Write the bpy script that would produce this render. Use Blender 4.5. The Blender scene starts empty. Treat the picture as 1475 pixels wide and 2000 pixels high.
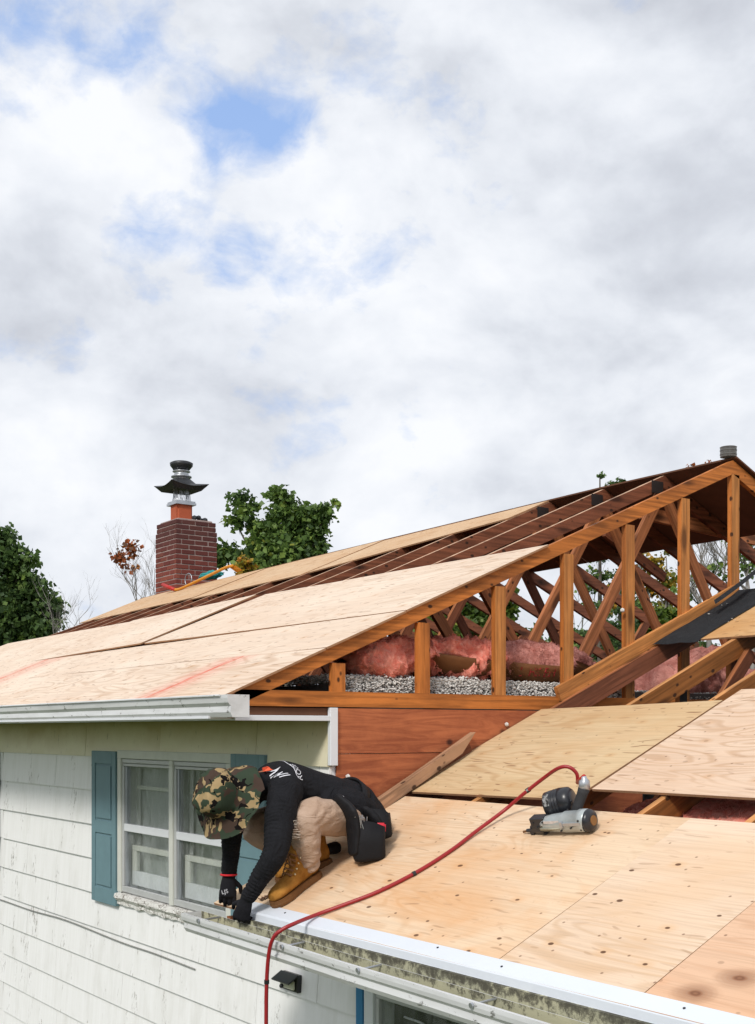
import bpy, bmesh, math, random
import numpy as np
from mathutils import Vector, Matrix, noise
from mathutils.bvhtree import BVHTree
random.seed(7); RNG = np.random.default_rng(7)
scene = bpy.context.scene
COL = scene.collection
R = math.radians

# ------------------------------------------------------------------ camera
F_, CX_, HY_ = 2350.0, 737.5, 1426.0            # focal length, centre and eye level of the 1475 x 2000 photograph
TH = math.atan(1677.5/F_); S_, C_ = math.sin(TH), math.cos(TH)
cam_d = bpy.data.cameras.new('camera'); cam = bpy.data.objects.new('camera', cam_d); COL.objects.link(cam)
cam_d.sensor_fit = 'HORIZONTAL'; cam_d.sensor_width = 36
cam_d.lens = F_/1475*36; cam_d.shift_y = (HY_-1000)/1475
cam_d.clip_start = .05; cam_d.clip_end = 2000
cam.location = (0, 0, 0); cam.rotation_euler = (R(90), 0, -TH)
scene.camera = cam

# ------------------------------------------------------------------ sky
EXPO = 0.36
SUN_DIR = Vector((-.70, -.40, .66)).normalized()
w = bpy.data.worlds.new('World'); scene.world = w; w.use_nodes = True
nt = w.node_tree; nt.nodes.clear()
def N(t, ty, **k):
    n = t.nodes.new(ty)
    for a, b in k.items():
        if a.startswith('i_'):
            n.inputs[a[2:].replace('_', ' ')].default_value = b
        else: setattr(n, a, b)
    return n
def vmath(t, op, a, b=None):
    n = N(t, 'ShaderNodeVectorMath', operation=op)
    for i, v in enumerate((a, b)):
        if v is None: continue
        if hasattr(v, 'is_output'): t.links.new(v, n.inputs[i])
        else: n.inputs[i].default_value = v
    return n.outputs['Value'] if op in ('DOT_PRODUCT', 'LENGTH') else n.outputs['Vector']
def fmath(t, op, a, b=None, c=None, clamp=False):
    n = N(t, 'ShaderNodeMath', operation=op, use_clamp=clamp)
    for i, v in enumerate((a, b, c)):
        if v is None: continue
        if hasattr(v, 'is_output'): t.links.new(v, n.inputs[i])
        else: n.inputs[i].default_value = v
    return n.outputs[0]
def ramp(t, fac, stops, interp='LINEAR'):
    n = N(t, 'ShaderNodeValToRGB'); cr = n.color_ramp; cr.interpolation = interp
    while len(cr.elements) < len(stops): cr.elements.new(.5)
    for e, (p, c) in zip(cr.elements, stops):
        e.position = p; e.color = (*c, 1) if len(c) == 3 else c
    t.links.new(fac, n.inputs[0]); return n.outputs[0]
def G(v): return (v, v, v)
def nz(t, vec, scale, detail=4, rough=.5, dist=0., lac=2.0, out='Fac'):
    n = N(t, 'ShaderNodeTexNoise'); n.inputs['Scale'].default_value = scale; n.inputs['Detail'].default_value = detail
    n.inputs['Roughness'].default_value = rough; n.inputs['Distortion'].default_value = dist; n.inputs['Lacunarity'].default_value = lac
    if vec is not None: t.links.new(vec, n.inputs['Vector'])
    return n.outputs[out]
def mixc(t, fac, a, b, mode='MIX'):
    n = N(t, 'ShaderNodeMix', data_type='RGBA', blend_type=mode)
    for i, v in ((0, fac), (6, a), (7, b)):
        if hasattr(v, 'is_output'): t.links.new(v, n.inputs[i])
        elif i == 0: n.inputs[0].default_value = v
        else: n.inputs[i].default_value = (*v, 1) if len(v) == 3 else v
    return n.outputs[2]

def skydir(px, py):
    t = (px-CX_)/F_
    return Vector((S_+C_*t, C_-S_*t, (HY_-py)/F_)).normalized()
sky = N(nt, 'ShaderNodeTexSky', sky_type='NISHITA', sun_disc=False)
sky.sun_elevation = math.asin(SUN_DIR.z); sky.sun_rotation = math.atan2(SUN_DIR.x, SUN_DIR.y)
sky.air_density = 1.0; sky.dust_density = 1.5; sky.ozone_density = 2.0
tc = N(nt, 'ShaderNodeTexCoord').outputs['Generated']
sep = N(nt, 'ShaderNodeSeparateXYZ'); nt.links.new(tc, sep.inputs[0])
zc = fmath(nt, 'MAXIMUM', sep.outputs[2], 0.0)
zd = fmath(nt, 'ADD', zc, .32)
cmb = N(nt, 'ShaderNodeCombineXYZ')
nt.links.new(fmath(nt, 'DIVIDE', sep.outputs[0], zd), cmb.inputs[0]); nt.links.new(fmath(nt, 'DIVIDE', sep.outputs[1], zd), cmb.inputs[1])
nt.links.new(fmath(nt, 'MULTIPLY', zc, 1.2), cmb.inputs[2])
cv = cmb.outputs[0]
warp = vmath(nt, 'SCALE', vmath(nt, 'SUBTRACT', nz(nt, tc, 7, 5, .6, out='Color'), (.5, .5, .5)), None)
warp.node.inputs['Scale'].default_value = .085
tcw = vmath(nt, 'ADD', tc, warp)
def blob(px, py, rad_px, soft=1.0):
    d = skydir(px, py); rr = rad_px/F_*(d.x*S_+d.y*C_)
    dd = vmath(nt, 'LENGTH', vmath(nt, 'SUBTRACT', tcw, tuple(d)))
    return fmath(nt, 'SUBTRACT', 1.0, fmath(nt, 'DIVIDE', dd, rr), clamp=True)
def addall(lst):
    o = None
    for f, k in lst:
        v = fmath(nt, 'MULTIPLY', f, k); o = v if o is None else fmath(nt, 'ADD', o, v)
    return o
pz = vmath(nt, 'MULTIPLY', tc, (1, 1, 1.45))
SO = Vector((-.40, -.45, .80)).normalized()*.022
def relief(scale, detail, rough, dist, k):
    a = nz(nt, pz, scale, detail, rough, dist); b2 = nz(nt, vmath(nt, 'ADD', pz, tuple(SO*(7/scale))), scale, detail, rough, dist)
    return a, fmath(nt, 'SUBTRACT', a, b2)
n_big, r_big = relief(3.9, 9, .52, .2, 1)
n_mid, r_mid = relief(9.5, 8, .54, .25, 1)
n_f = nz(nt, pz, 30, 6, .62, .3)
shade = addall([(fmath(nt, 'SUBTRACT', n_big, .5), .85), (r_big, 1.9), (r_mid, .85), (fmath(nt, 'SUBTRACT', n_mid, .5), .32), (fmath(nt, 'SUBTRACT', n_f, .5), .05),
    (blob(90, 460, 330), -.22), (blob(560, 800, 330), -.16), (blob(330, 830, 260), -.18), (blob(1330, 280, 700), -.26), (blob(990, 880, 170), -.22), (blob(60, 640, 170), -.30),
    (blob(150, 220, 280), .40), (blob(960, 330, 420), .36), (blob(820, 690, 420), .28), (blob(120, 720, 220), .25), (blob(640, 350, 200), .2), (blob(700, 880, 240), .22), (blob(1330, 650, 300), .16), (blob(1250,1000,300), .2), (blob(200,950,260), .12)])
shade = fmath(nt, 'ADD', shade, .56)
cloud = ramp(nt, shade, [(0, (6.2, 6.5, 7.2)), (.3, (7.3, 7.65, 8.35)), (.55, (8.5, 8.85, 9.5)), (.78, (9.4, 9.7, 10.25)), (1, (10.2, 10.4, 10.8))])
cloud = cloud.node.outputs[0]
cscale = vmath(nt, 'SCALE', cloud); cscale.node.inputs['Scale'].default_value = .74
gap = addall([(blob(1380, 480, 560), -.75), (blob(1000, 100, 350), -.25), (blob(250, 240, 150), -.1), (blob(430, 300, 130), .28), (blob(455, 235, 190), .62), (blob(560, 290, 120), .45), (blob(275, 70, 150), .60), (blob(330, 420, 210), .42), (blob(420, 540, 240), .34), (blob(650, 520, 200), .30), (blob(60, 60, 280), .26), (blob(800, 60, 220), .34), (blob(560, 600, 200), .24),
    (fmath(nt, 'SUBTRACT', .5, n_mid), 1.9), (fmath(nt, 'SUBTRACT', .5, n_big), 1.1), (fmath(nt, 'SUBTRACT', .5, n_f), 1.0)])
gapm = ramp(nt, gap, [(.22, G(0)), (.48, G(.32)), (.72, G(.72)), (.95, G(.95))])
skyb = mixc(nt, .75, sky.outputs[0], (2.9, 4.5, 7.9))
tot = mixc(nt, gapm, cscale, skyb)
bg = N(nt, 'ShaderNodeBackground'); bg.inputs['Strength'].default_value = .1
nt.links.new(tot, bg.inputs[0]); wo = N(nt, 'ShaderNodeOutputWorld'); nt.links.new(bg.outputs[0], wo.inputs[0])

sun_d = bpy.data.lights.new('sun', 'SUN'); sun = bpy.data.objects.new('sun', sun_d); COL.objects.link(sun)
sun_d.energy = 2.0; sun_d.angle = R(12); sun_d.color = (1.0, .955, .89)
sun.rotation_euler = SUN_DIR.to_track_quat('Z', 'Y').to_euler()
scene.view_settings.view_transform = 'Standard'; scene.view_settings.look = 'None'
scene.view_settings.exposure = EXPO; scene.view_settings.gamma = 1
scene.render.engine = 'CYCLES'

# ------------------------------------------------------------------ placing helpers: a ray of the photograph met with a real plane
def ray(x, y):
    t = (x-CX_)/F_; return Vector((S_+C_*t, C_-S_*t, (HY_-y)/F_))
def onX(x, y, X): d = ray(x, y); return d*(X/d.x)
def onY(x, y, Y): d = ray(x, y); return d*(Y/d.y)
def at(x, y, fd): return ray(x, y)*fd
YG = 5.766                                        # plane of the open gable
UA, UB = .225-.428*3.168, .428                    # upper roof: z = UA + UB*X
LA, LB = -.87-.4436*3.165, .4436                  # lower roof
XR = 7.38; ZG = -3.8
def onL(x, y, off=0.): d = ray(x, y); return d*((LA+off)/(d.z-LB*d.x))
def sag(Y): return -.0125*max(0, Y-7)
# ------------------------------------------------------------------ object helpers
WM = {}
def tag(o, label=None, cat=None, group=None, kind=None):
    if label: o['label'] = label
    if cat: o['category'] = cat
    if group: o['group'] = group
    if kind: o['kind'] = kind
    return o
def place(o, mw, parent):
    WM[o.name] = mw
    if parent is not None:
        o.parent = parent; o.matrix_parent_inverse = WM[parent.name].inverted()
    o.matrix_basis = mw; COL.objects.link(o); return o
def empty(name, loc, **k):
    o = bpy.data.objects.new(name, None); o.empty_display_size = .2
    place(o, Matrix.Translation(loc), None); tag(o, **k); return o
def mobj(name, me, mats, parent=None, mw=None, smooth=False):
    for m in (mats if isinstance(mats, (list, tuple)) else [mats]):
        if len(me.materials) < (len(mats) if isinstance(mats, (list, tuple)) else 1): me.materials.append(m)
    if smooth: me.polygons.foreach_set('use_smooth', [True]*len(me.polygons))
    o = bpy.data.objects.new(name, me); return place(o, mw or Matrix.Identity(4), parent)
def frombm(bm, name, mats, parent=None, mw=None, smooth=False):
    me = bpy.data.meshes.new(name); bmesh.ops.recalc_face_normals(bm, faces=bm.faces); bm.to_mesh(me); bm.free()
    return mobj(name, me, mats, parent, mw, smooth)
def bbox(bm, x0, x1, y0, y1, z0, z1, mi=0):
    vs = [bm.verts.new((x, y, z)) for z in (z0, z1) for x, y in ((x0, y0), (x1, y0), (x1, y1), (x0, y1))]
    fs = [(0, 3, 2, 1), (4, 5, 6, 7), (0, 1, 5, 4), (1, 2, 6, 5), (2, 3, 7, 6), (3, 0, 4, 7)]
    out = []
    for f in fs:
        q = bm.faces.new([vs[i] for i in f]); q.material_index = mi; out.append(q)
    return out
def box(name, x0, x1, y0, y1, z0, z1, mat, parent=None, bev=0.):
    bm = bmesh.new(); c = Vector(((x0+x1)/2, (y0+y1)/2, (z0+z1)/2))
    bbox(bm, x0-c.x, x1-c.x, y0-c.y, y1-c.y, z0-c.z, z1-c.z)
    if bev: bmesh.ops.bevel(bm, geom=bm.edges[:], offset=bev, segments=1, affect='EDGES')
    return frombm(bm, name, mat, parent, Matrix.Translation(c))
def frame(p0, p1, up=(0, 0, 1)):
    x = (p1-p0).normalized(); y = Vector(up).cross(x).normalized(); z = x.cross(y)
    m = Matrix((x, y, z)).transposed().to_4x4(); m.translation = p0; return m
def beam(name, p0, p1, wid, dep, mats, parent, up=(0, 0, 1), rough=.0, cut0=0., cut1=0.):
    """board from p0 to p1 (top centre line), wid across, dep below; local x runs along the grain"""
    p0, p1 = Vector(p0), Vector(p1); L = (p1-p0).length; m = frame(p0, p1, up); bm = bmesh.new()
    n = max(1, int(L/.35)); rings = []
    ph = random.random()*50
    for i in range(n+1):
        x = L*i/n; wv = noise.noise(Vector((x*1.3+ph, 0, 0)))*rough
        xt = x + (cut0 if i == 0 else 0) - (cut1 if i == n else 0)
        rings.append([bm.verts.new((xx, yy+wv, zz+wv*.6)) for xx, yy, zz in ((x, -wid/2, -dep), (x, wid/2, -dep), (xt, wid/2, 0), (xt, -wid/2, 0))])
    for a, b in zip(rings, rings[1:]):
        for k in range(4):
            f = bm.faces.new((a[k], b[k], b[(k+1) % 4], a[(k+1) % 4])); f.material_index = 1 if k == 2 and len(mats) > 1 else 0
    bm.faces.new(rings[0][::-1]); bm.faces.new(rings[-1])
    return frombm(bm, name, mats, parent, m)
def tube(bm, pts, rad, seg=8, mi=0, cap=True, up=Vector((0, 0, 1))):
    """pts list of Vectors, rad list of float or (a,b)"""
    pts = [Vector(p) for p in pts]; rings = []; prev = None
    for i, p in enumerate(pts):
        t = (pts[min(i+1, len(pts)-1)]-pts[max(i-1, 0)]).normalized()
        u = prev if prev is not None else up
        a = u - t*u.dot(t)
        if a.length < 1e-4: a = Vector((1, 0, 0))-t*t.x
        if a.length < 1e-4: a = Vector((0, 1, 0))
        a.normalize(); b = t.cross(a); prev = a
        r = rad[i] if isinstance(rad, (list, tuple)) else rad
        ra, rb = r if isinstance(r, (list, tuple)) else (r, r)
        rings.append([bm.verts.new(p+a*ra*math.cos(2*math.pi*k/seg)+b*rb*math.sin(2*math.pi*k/seg)) for k in range(seg)])
    for A, B in zip(rings, rings[1:]):
        for k in range(seg):
            f = bm.faces.new((A[k], A[(k+1) % seg], B[(k+1) % seg], B[k])); f.material_index = mi
    if cap:
        for q in (rings[0][::-1], rings[-1]):
            f = bm.faces.new(q); f.material_index = mi
    return rings
def spline(pts, n=8):
    pts = [Vector(p) for p in pts]; P = [pts[0]*2-pts[1]]+pts+[pts[-1]*2-pts[-2]]; out = []
    for i in range(1, len(P)-2):
        for k in range(n):
            t = k/n; a, b, c, d = P[i-1:i+3]
            out.append(.5*((2*b)+(c-a)*t+(2*a-5*b+4*c-d)*t*t+(3*b-a-3*c+d)*t**3))
    out.append(pts[-1]); return out
def lathe(bm, prof, seg=24, mat=None, mi=0, m=None, jitter=None):
    m = m or Matrix.Identity(4); rings = []
    for j, (r, z) in enumerate(prof):
        rings.append([bm.verts.new(m @ Vector((r*math.cos(2*math.pi*k/seg), r*math.sin(2*math.pi*k/seg), z))) for k in range(seg)] if r > 1e-5 else [bm.verts.new(m @ Vector((0, 0, z)))])
    for A, B in zip(rings, rings[1:]):
        if len(A) == 1 and len(B) == 1: continue
        for k in range(seg):
            if len(A) == 1: f = bm.faces.new((A[0], B[k], B[(k+1) % seg]))
            elif len(B) == 1: f = bm.faces.new((A[k], A[(k+1) % seg], B[0]))
            else: f = bm.faces.new((A[k], A[(k+1) % seg], B[(k+1) % seg], B[k]))
            f.material_index = mi
    return rings
def remeshed(bm, voxel, smooth=4, disp=None, sub=0):
    me = bpy.data.meshes.new('tmp'); bmesh.ops.recalc_face_normals(bm, faces=bm.faces); bm.to_mesh(me); bm.free()
    o = bpy.data.objects.new('tmp', me); COL.objects.link(o)
    r = o.modifiers.new('r', 'REMESH'); r.mode = 'VOXEL'; r.voxel_size = voxel
    if smooth: s = o.modifiers.new('s', 'SMOOTH'); s.iterations = smooth; s.factor = .5
    dg = bpy.context.evaluated_depsgraph_get(); me2 = bpy.data.meshes.new_from_object(o.evaluated_get(dg))
    bpy.data.objects.remove(o); bpy.data.meshes.remove(me)
    if disp:
        nrm = [v.normal.copy() for v in me2.vertices]
        for v, n in zip(me2.vertices, nrm): v.co = v.co+n*disp(v.co)
        me2.update()
    return me2

# ------------------------------------------------------------------ materials
MATS = {}
def mat(name, build):
    if name in MATS: return MATS[name]
    m = bpy.data.materials.new(name); m.use_nodes = True; t = m.node_tree
    b = t.nodes['Principled BSDF']; build(t, b); MATS[name] = m; return m
def setc(t, b, c, rough=.7, metal=0., spec=.3):
    if hasattr(c, 'is_output'): t.links.new(c, b.inputs['Base Color'])
    else: b.inputs['Base Color'].default_value = (*c, 1)
    if hasattr(rough, 'is_output'): t.links.new(rough, b.inputs['Roughness'])
    else: b.inputs['Roughness'].default_value = rough
    b.inputs['Metallic'].default_value = metal; b.inputs['Specular IOR Level'].default_value = spec
def bump(t, b, h, dist=.002, strength=1.):
    n = N(t, 'ShaderNodeBump'); n.inputs['Distance'].default_value = dist; n.inputs['Strength'].default_value = strength
    t.links.new(h, n.inputs['Height']); t.links.new(n.outputs[0], b.inputs['Normal'])
def ocoord(t, scale=(1, 1, 1), rnd=True):
    v = N(t, 'ShaderNodeTexCoord').outputs['Object']
    if rnd:
        oi = N(t, 'ShaderNodeObjectInfo').outputs['Random']
        c = N(t, 'ShaderNodeCombineXYZ'); 
        t.links.new(fmath(t, 'MULTIPLY', oi, 37.), c.inputs[0]); t.links.new(fmath(t, 'MULTIPLY', oi, 53.), c.inputs[1]); t.links.new(fmath(t, 'MULTIPLY', oi, 11.), c.inputs[2])
        v = vmath(t, 'ADD', v, c.outputs[0])
    if scale != (1, 1, 1): v = vmath(t, 'MULTIPLY', v, scale)
    return v
def plain(name, c, rough=.6, metal=0., spec=.3, var=.12, scale=20, bmp=0., coat=0.):
    def f(t, b):
        v = ocoord(t); n = nz(t, v, scale, 4, .6)
        col = mixc(t, n, tuple(x*(1-var) for x in c), tuple(min(1, x*(1+var)) for x in c))
        setc(t, b, col, rough, metal, spec)
        if bmp: bump(t, b, nz(t, v, scale*2, 4, .6), bmp)
        if coat: b.inputs['Coat Weight'].default_value = coat
    return mat(name, f)

def plywood(name, lo, hi, orange=(.50, .24, .08), stain=.35, chalk=None, knots=.5, marks=.8, bigknots=None):
    def f(t, b):
        raw = N(t, 'ShaderNodeTexCoord').outputs['Object']
        v = ocoord(t)
        wv = vmath(t, 'MULTIPLY', v, (.55, 2.6, 1))
        ring = nz(t, wv, 1.0, 2, .5, .6)
        bands = N(t, 'ShaderNodeMath', operation='SINE'); t.links.new(fmath(t, 'MULTIPLY', ring, 130.), bands.inputs[0])
        bandv = fmath(t, 'MULTIPLY_ADD', bands.outputs[0], .5, .5)
        grain = nz(t, vmath(t, 'MULTIPLY', v, (2.2, 90, 90)), 1.0, 3, .6)
        big = nz(t, vmath(t, 'MULTIPLY', v, (.8, 1.6, 1)), 1.0, 4, .55)
        base = mixc(t, ramp(t, big, [(.3, G(0)), (.7, G(1))]), lo, hi)
        base = mixc(t, fmath(t, 'MULTIPLY', ramp(t, bandv, [(.55, G(0)), (1, G(1))]), fmath(t, 'MULTIPLY', ramp(t, nz(t, v, .9, 2), [(.38, G(0)), (.58, G(1))]), .36)), base, tuple(a*.72 for a in orange), 'MIX')
        base = mixc(t, fmath(t, 'MULTIPLY', ramp(t, grain, [(.38, G(1)), (.58, G(0))]), .27), base, tuple(x*.6 for x in lo))
        st = ramp(t, nz(t, vmath(t, 'MULTIPLY', v, (1, 1.5, 1)), 1.15, 5, .62, .4), [(.46, G(0)), (.68, G(1))])
        base = mixc(t, fmath(t, 'MULTIPLY', st, stain), base, orange)
        # short dark slivers and plugged knots
        vo = N(t, 'ShaderNodeTexVoronoi', voronoi_dimensions='2D'); vo.inputs['Scale'].default_value = 1.0
        t.links.new(vmath(t, 'MULTIPLY', vmath(t, 'ADD', v, vmath(t, 'MULTIPLY', nz(t, v, 3, 2, out='Color'), (.5, .12, 0))), (3.6, 24, 1)), vo.inputs['Vector'])
        sl = ramp(t, vo.outputs['Distance'], [(.10, G(1)), (.17, G(0))])
        sp = N(t, 'ShaderNodeSeparateColor'); t.links.new(vo.outputs['Color'], sp.inputs[0])
        sl = fmath(t, 'MULTIPLY', sl, fmath(t, 'MULTIPLY', fmath(t, 'GREATER_THAN', sp.outputs[0], .62), fmath(t, 'MULTIPLY_ADD', sp.outputs[1], .7, .3)))
        base = mixc(t, fmath(t, 'MULTIPLY', sl, marks), base, (.20, .085, .035))
        v2 = N(t, 'ShaderNodeTexVoronoi', voronoi_dimensions='2D'); v2.inputs['Scale'].default_value = 1.0
        t.links.new(vmath(t, 'MULTIPLY', v, (3.3, 4.6, 1)), v2.inputs['Vector'])
        s2 = N(t, 'ShaderNodeSeparateColor'); t.links.new(v2.outputs['Color'], s2.inputs[0])
        dd = fmath(t, 'SUBTRACT', v2.outputs['Distance'], fmath(t, 'MULTIPLY', s2.outputs[2], .028))
        kn = fmath(t, 'MULTIPLY', ramp(t, dd, [(.018, G(1)), (.030, G(0))]), fmath(t, 'GREATER_THAN', s2.outputs[1], .38))
        halo = fmath(t, 'MULTIPLY', ramp(t, dd, [(.02, G(1)), (.16, G(0))]), fmath(t, 'GREATER_THAN', s2.outputs[1], .6))
        base = mixc(t, fmath(t, 'MULTIPLY', halo, .35), base, orange)
        base = mixc(t, fmath(t, 'MULTIPLY', kn, knots), base, (.085, .032, .014))
        sc_ = nz(t, vmath(t, 'MULTIPLY', v, (2.2, 5, 1)), 3.0, 7, .75, .8)
        base = mixc(t, fmath(t, 'MULTIPLY', ramp(t, sc_, [(.60, G(0)), (.70, G(1))]), .30), base, (.30, .15, .08))
        dt = N(t, 'ShaderNodeTexVoronoi', voronoi_dimensions='2D'); dt.inputs['Scale'].default_value = 9.; t.links.new(v, dt.inputs['Vector'])
        s9 = N(t, 'ShaderNodeSeparateColor'); t.links.new(dt.outputs['Color'], s9.inputs[0])
        base = mixc(t, fmath(t, 'MULTIPLY', fmath(t, 'MULTIPLY', ramp(t, dt.outputs['Distance'], [(.035, G(1)), (.07, G(0))]), fmath(t, 'GREATER_THAN', s9.outputs[0], .72)), .7), base, (.14, .06, .03))
        if bigknots:
            for kx, ky in bigknots:
                dv = vmath(t, 'MULTIPLY', vmath(t, 'SUBTRACT', raw, (kx, ky, 0)), (1, 1.5, 0))
                dl = fmath(t, 'ADD', vmath(t, 'LENGTH', dv), fmath(t, 'MULTIPLY', fmath(t, 'SUBTRACT', nz(t, raw, 14, 2), .5), .02))
                base = mixc(t, ramp(t, dl, [(.0, G(.95)), (.022, G(.9)), (.03, G(.55)), (.06, G(.35)), (.10, G(0))]), base, (.16, .06, .03))
                rg = N(t, 'ShaderNodeMath', operation='SINE'); t.links.new(fmath(t, 'MULTIPLY', dl, 330.), rg.inputs[0])
                base = mixc(t, fmath(t, 'MULTIPLY', ramp(t, dl, [(.03, G(.3)), (.12, G(0))]), fmath(t, 'MULTIPLY_ADD', rg.outputs[0], .5, .5)), base, tuple(a*.72 for a in orange))
        if chalk is not None:
            for cx, amt in chalk:
                sx = N(t, 'ShaderNodeSeparateXYZ'); t.links.new(raw, sx.inputs[0])
                wob = fmath(t, 'MULTIPLY', fmath(t, 'SUBTRACT', nz(t, raw, 4, 5, .65), .5), .16)
                dx = fmath(t, 'ABSOLUTE', fmath(t, 'SUBTRACT', fmath(t, 'ADD', sx.outputs[0], wob), cx))
                mk = ramp(t, dx, [(0, G(1)), (.02, G(.8)), (.07, G(.42)), (.34, G(0))])
                mk = fmath(t, 'MULTIPLY', mk, ramp(t, nz(t, vmath(t, 'MULTIPLY', raw, (20, 3, 1)), 1.5, 4), [(.36, G(.25)), (.6, G(1))]))
                base = mixc(t, fmath(t, 'MULTIPLY', mk, amt), base, (.62, .09, .05))
        setc(t, b, base, .72, 0, .2)
        bump(t, b, grain, .0008)
    return mat(name, f)
PLY_UP = plywood('plywood_pale', (.70, .55, .425), (.78, .655, .53), stain=.10, marks=.75, knots=.35)
PLY_CH = plywood('plywood_chalk', (.70, .55, .425), (.78, .655, .53), stain=.10, chalk=[(1.37, 1.)], marks=.75, knots=.35)
PLY_CH2 = plywood('plywood_chalk_far', (.70, .55, .425), (.78, .655, .53), stain=.12, chalk=[(1.35, 1.), (1.7, .5)], marks=.75, knots=.35)
PLY_RG = plywood('plywood_ridge', (.58, .38, .22), (.64, .46, .29), stain=.25, marks=.7)
PLY_LO = plywood('plywood_honey', (.70, .51, .355), (.76, .60, .455), stain=.26, orange=(.64, .36, .15), marks=.35, knots=.9)
PLY_WK = plywood('plywood_orange', (.69, .49, .32), (.75, .58, .41), stain=.55, orange=(.62, .29, .095), marks=.4, knots=.85)
PLY_A = plywood('plywood_straw', (.58, .41, .225), (.66, .50, .31), stain=.3, marks=.9, knots=.2)
PLY_B = plywood('plywood_blond', (.68, .495, .36), (.73, .56, .42), stain=.15, marks=.6, knots=.3)
PLY_R = plywood('plywood_rosy', (.66, .42, .27), (.71, .48, .33), stain=.35, orange=(.66, .34, .18), marks=.1, knots=.3, bigknots=[(.259, .266), (.171, .139)])
PLY_C = plywood('plywood_tan', (.58, .34, .15), (.63, .40, .20), stain=.6, marks=.8)
PLY_EDGE = plain('plywood_edge', (.36, .19, .10), .8, var=.35, scale=60)
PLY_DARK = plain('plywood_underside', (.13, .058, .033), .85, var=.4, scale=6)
def lumber(name, c, dark, knot=.8, blot=.5, spots=.9):
    def f(t, b):
        v = ocoord(t)
        g = nz(t, vmath(t, 'MULTIPLY', v, (1.6, 38, 38)), 1.0, 4, .6, .4)
        big = nz(t, vmath(t, 'MULTIPLY', v, (1.3, 6, 6)), 1.0, 5, .6)
        base = mixc(t, ramp(t, g, [(.38, G(1)), (.58, G(0))]), tuple(min(1, x*1.12) for x in c), tuple(x*.58 for x in c))
        base = mixc(t, fmath(t, 'MULTIPLY', ramp(t, nz(t, v, 2.3, 4, .6), [(.42, G(0)), (.6, G(1))]), .35), base, tuple(x*.5 for x in c))
        base = mixc(t, fmath(t, 'MULTIPLY', ramp(t, big, [(.48, G(0)), (.72, G(1))]), blot), base, dark)
        vo = N(t, 'ShaderNodeTexVoronoi'); t.links.new(vmath(t, 'MULTIPLY', v, (2.6, 9, 9)), vo.inputs['Vector']); vo.inputs['Scale'].default_value = 1.
        s = N(t, 'ShaderNodeSeparateColor'); t.links.new(vo.outputs['Color'], s.inputs[0])
        k = fmath(t, 'MULTIPLY', ramp(t, vo.outputs['Distance'], [(.16, G(1)), (.34, G(0))]), fmath(t, 'GREATER_THAN', s.outputs[0], .5))
        base = mixc(t, fmath(t, 'MULTIPLY', k, knot), base, tuple(x*.35 for x in dark))
        vp = N(t, 'ShaderNodeTexVoronoi'); t.links.new(vmath(t, 'MULTIPLY', v, (9, 14, 14)), vp.inputs['Vector']); vp.inputs['Scale'].default_value = 1.
        s3 = N(t, 'ShaderNodeSeparateColor'); t.links.new(vp.outputs['Color'], s3.inputs[0])
        k2 = fmath(t, 'MULTIPLY', ramp(t, vp.outputs['Distance'], [(.13, G(1)), (.20, G(0))]), fmath(t, 'GREATER_THAN', s3.outputs[1], .45))
        base = mixc(t, fmath(t, 'MULTIPLY', k2, spots), base, (.03, .014, .008))
        setc(t, b, base, .7, 0, .25); bump(t, b, g, .0012)
    return mat(name, f)
WD_G = lumber('gable_lumber', (.56, .185, .040), (.17, .055, .016), blot=.75)
WD_GL = lumber('gable_lumber_sanded', (.60, .245, .070), (.24, .085, .026), blot=.7)
WD_D = lumber('aged_lumber', (.25, .085, .042), (.09, .032, .018))
WD_M = lumber('mid_lumber', (.42, .155, .062), (.15, .05, .022))
WD_E = lumber('pale_lumber_edge', (.62, .40, .26), (.33, .15, .08), blot=.4)
WD_O = lumber('amber_rafter', (.36, .135, .035), (.17, .06, .02))
WD_OE = lumber('amber_rafter_edge', (.60, .28, .10), (.34, .13, .04))
WD_W = lumber('weathered_board', (.42, .24, .14), (.20, .12, .08), blot=.8)
def f_red(t, b):
    v = ocoord(t); g = nz(t, vmath(t, 'MULTIPLY', v, (1.6, 1.6, 14)), 1.0, 5, .6, 2.2)
    big = nz(t, v, 2.4, 5, .6)
    base = mixc(t, ramp(t, g, [(.38, G(1)), (.6, G(0))]), (.48, .15, .06), (.31, .085, .035))
    base = mixc(t, fmath(t, 'MULTIPLY', ramp(t, big, [(.45, G(0)), (.7, G(1))]), .6), base, (.19, .045, .022))
    vo = N(t, 'ShaderNodeTexVoronoi'); t.links.new(vmath(t, 'MULTIPLY', v, (4, 4, 5)), vo.inputs['Vector']); vo.inputs['Scale'].default_value = 1.
    k = ramp(t, vo.outputs['Distance'], [(.07, G(.9)), (.14, G(0))])
    base = mixc(t, k, base, (.045, .014, .010)); setc(t, b, base, .65, 0, .3); bump(t, b, g, .002)
RED_PLY = mat('red_brown_plywood', f_red)
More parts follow.
